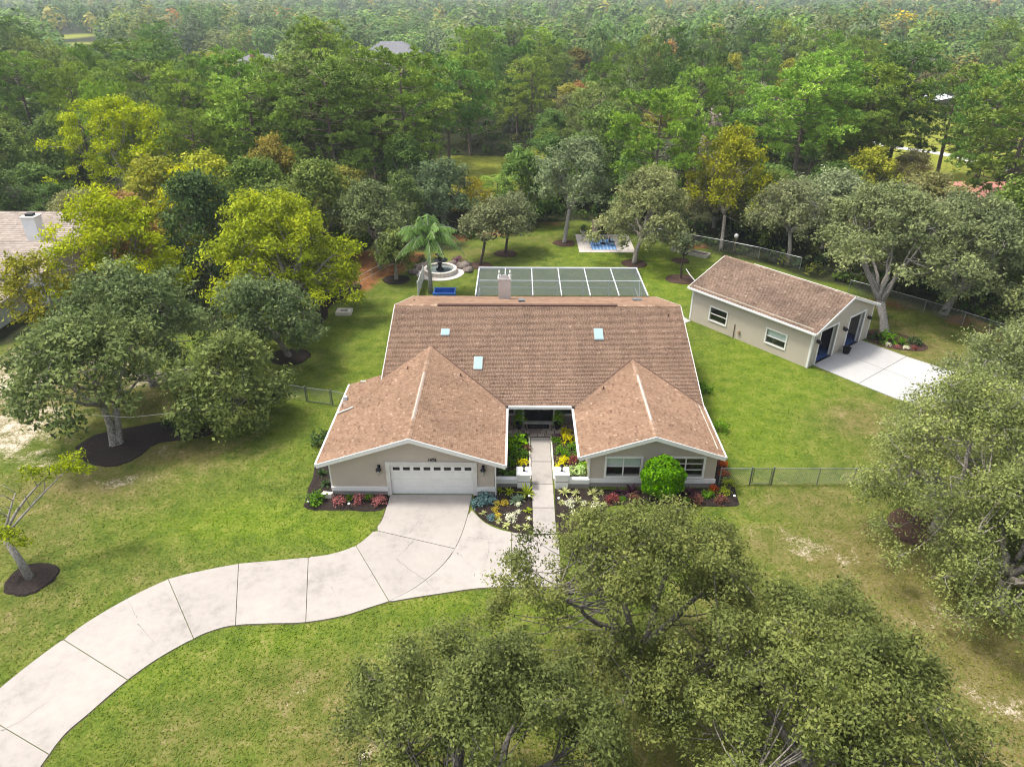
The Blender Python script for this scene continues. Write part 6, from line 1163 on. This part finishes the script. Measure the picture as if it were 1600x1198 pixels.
# clipped round shrub
t_ = thing('clipped_shrub', 'large clipped round green shrub before the front windows', 'shrub', (8.4, 33.0, 0)); MB().tube([(8.4, 33.0, 0), (8.4, 33.0, .9)], [.12, .09], 7).build('trunk', 'bark_oak', t_)
D = unit(rs.normal(size=(5200, 3))); P = D * np.array([1.22, 1.15, 1.30]) * rs.uniform(.86, 1.03, (5200, 1)) * (1 + .05 * np.sin(D[:, :1] * 7 + 1) + .05 * np.sin(D[:, 2:] * 8 + D[:, 1:2] * 5)) + np.array([0, 0, 1.62])
obj('crown', np_mesh('crown', leaf_quads(rs, P, D + rs.normal(size=D.shape) * .45, .17, .10), 4, 'leaf', {'tint': np.clip(rs.normal(.5, .2, 5200), 0, 1)}), t_, (.056, .122, .014))
for x, l in ((.15, 'potted bright green shrub on the garage side of the double doors'), (2.75, 'potted bright green shrub on the window side of the double doors')):
    t_ = thing('potted_shrub', l, 'potted plant', (x, 40.55, .1)); MB().lathe((0, 0, 0), [(.16, 0), (.2, .2), (.27, .42), (.24, .42), (.22, .36)], 12).build('pot', 'black_metal', t_, True); f_ = obj('foliage', MOUND[3], t_, (.12, .22, .015)); f_.scale = (.5, .5, .8); f_.location = (0, 0, .35); f_ = obj('foliage', MOUND[1], t_, (.07, .13, .015)); f_.scale = (.45, .45, .7); f_.location = (.05, .25, .8)
f_ = obj('topiary', MOUND[2], URN1, (.02, .035, .015)); f_.scale = (.5, .5, .95); f_.location = (0, 0, .6)
for k, (x, y, s, c, kind, l) in enumerate(((30.6, 55.0, .9, 'dkgreen', 'spike', 'dark strap-leaved plant at the oak trunks closest to the outbuilding'), (31.3, 54.4, 1.0, 'green', 'mound', 'green shrub in front of the oak trunks by the apron'), (32.3, 53.9, .8, 'green', 'spike', 'green strap-leaved plant in the middle of the apron bed'), (33.3, 53.9, .7, 'dkgreen', 'mound', 'dark shrub at the far end of the apron bed'), (31.0, 53.6, .3, 'white', 'mound', 'white flower clump at the apron edge, closest to the outbuilding'), (31.6, 53.25, .3, 'pink', 'mound', 'pink flower clump at the apron edge'), (32.2, 53.0, .3, 'white', 'mound', 'white flower clump at the apron edge, farther from the outbuilding'), (32.9, 52.95, .3, 'red', 'mound', 'red flower clump at the tip of the apron bed'), (-22.3, 40.6, 1.2, 'dkgreen', 'mound', 'dark green shrub at the back of the long oak mulch bed'), (-23.6, 40.8, .8, 'dkgreen', 'mound', 'smaller dark green shrub in the long oak mulch bed'), (-10.2, 73.6, .8, 'dkgreen', 'mound', 'dark shrub behind the fountain on the straw side'), (-6.4, 73.6, .9, 'purple', 'mound', 'dark purple shrub behind the fountain boulders'))):
    o = obj('garden_shrub', (MOUND if kind == 'mound' else SPIKE)[k % 3], None, COLS[c]); o.location = (x, y, .06); o.scale = (s, s, s); tag(o, l, 'plant', 'garden plants')
# ------------------------------------------------------------------ grass tufts over the near lawn, with a few fallen leaves
rs = np.random.RandomState(31); n = 230000; ty = 12 + 76 * rs.rand(n) ** 1.15; tx = rs.uniform(-1, 1, n) * (.74 * ty + 10); ok = in_poly(tx, ty, YARD) & (tx > -50) & (tx < 46)
for p in EXCL:
    xs_, ys_ = [q[0] for q in p], [q[1] for q in p]; bb = (tx > min(xs_) - .1) & (tx < max(xs_) + .1) & (ty > min(ys_) - .1) & (ty < max(ys_) + .1); ii = np.where(bb & ok)[0]
    ok[ii[in_poly(tx[ii], ty[ii], p)]] = False
for a, b, c, d in ((-10.9, -1.2, 33.2, 42.2), (-1.5, 4.5, 33.9, 42), (4.3, 11.9, 34.2, 58), (-8.9, 11.9, 41, 58), (-4, 12, 57, 64.2), (7, 13.4, 77.3, 84), (-10.7, -5.5, 68.2, 73.4)): ok &= ~((tx > a) & (tx < b) & (ty > c) & (ty < d))
lx, ly = (tx - OB.x) * VX.x + (ty - OB.y) * VX.y, (tx - OB.x) * VY.x + (ty - OB.y) * VY.y; ok &= ~((lx > -.1) & (lx < 9) & (ly > -.1) & (ly < 11.9)); tx, ty = tx[ok], ty[ok]; n = len(tx)
def sample(A): return A[np.clip(np.searchsorted(gy, ty), 0, ny - 1), np.clip(np.searchsorted(gx, tx), 0, nx - 1)]
lu, dr, sa_, st = (np.clip(sample(a), 0, 1)[:, None] for a in (lush, dry, sand, straw))
col = np.array([.094, .114, .024]) * (1 - lu) + np.array([.104, .150, .016]) * lu; col = col * (1 - .8 * dr) + np.array([.140, .122, .042]) * .8 * dr; keep = rs.rand(n) > (1.1 * sa_ + 1.2 * st)[:, 0] ; patch = (.5 + .5 * np.sin(tx * .9 + 2 * np.sin(ty * .53)) * np.sin(ty * 1.1 + 1.7 * np.sin(tx * .47)))[:, None]
col = col * (1.36 + .28 * patch) * rs.uniform(.88, 1.16, (n, 1)); brown = rs.rand(n) < .004; col[brown] = np.array([.20, .13, .06]); P = np.stack([tx, ty, np.full(n, .03)], 1); nr = np.stack([rs.normal(size=n), rs.normal(size=n), rs.uniform(1.1, 3.0, n)], 1); nr[brown] = (0, 0, 1)
P, nr, col = P[keep], nr[keep], col[keep]; gm2 = np_mesh('grass', leaf_quads(rs, P, nr, .125, .05), 4, 'leaf_mass', {'tint': np.full(len(P), .04), 'col': np.concatenate([col, np.ones((len(P), 1))], 1)}); tag(obj('grass', gm2), 'short mown grass blades across the yard', 'grass', kind='stuff')
# ------------------------------------------------------------------ haze
hb = MB().box(-2300, -180, -1, 2300, 2950, 27.6).build('haze', 'white_paint'); hm = bpy.data.materials.new('haze'); hm.use_nodes = True; ht = hm.node_tree; ht.nodes.clear(); ho = ht.nodes.new('ShaderNodeOutputMaterial'); hv = ht.nodes.new('ShaderNodeVolumePrincipled')
hv.inputs['Color'].default_value = (.80, .88, .95, 1); hv.inputs['Density'].default_value = 0.00024; hv.inputs['Anisotropy'].default_value = 0.2; ht.links.new(hv.outputs[0], ho.inputs['Volume']); hb.data.materials[0] = hm; tag(hb, 'thin pale haze over the distant forest', 'haze', kind='stuff')
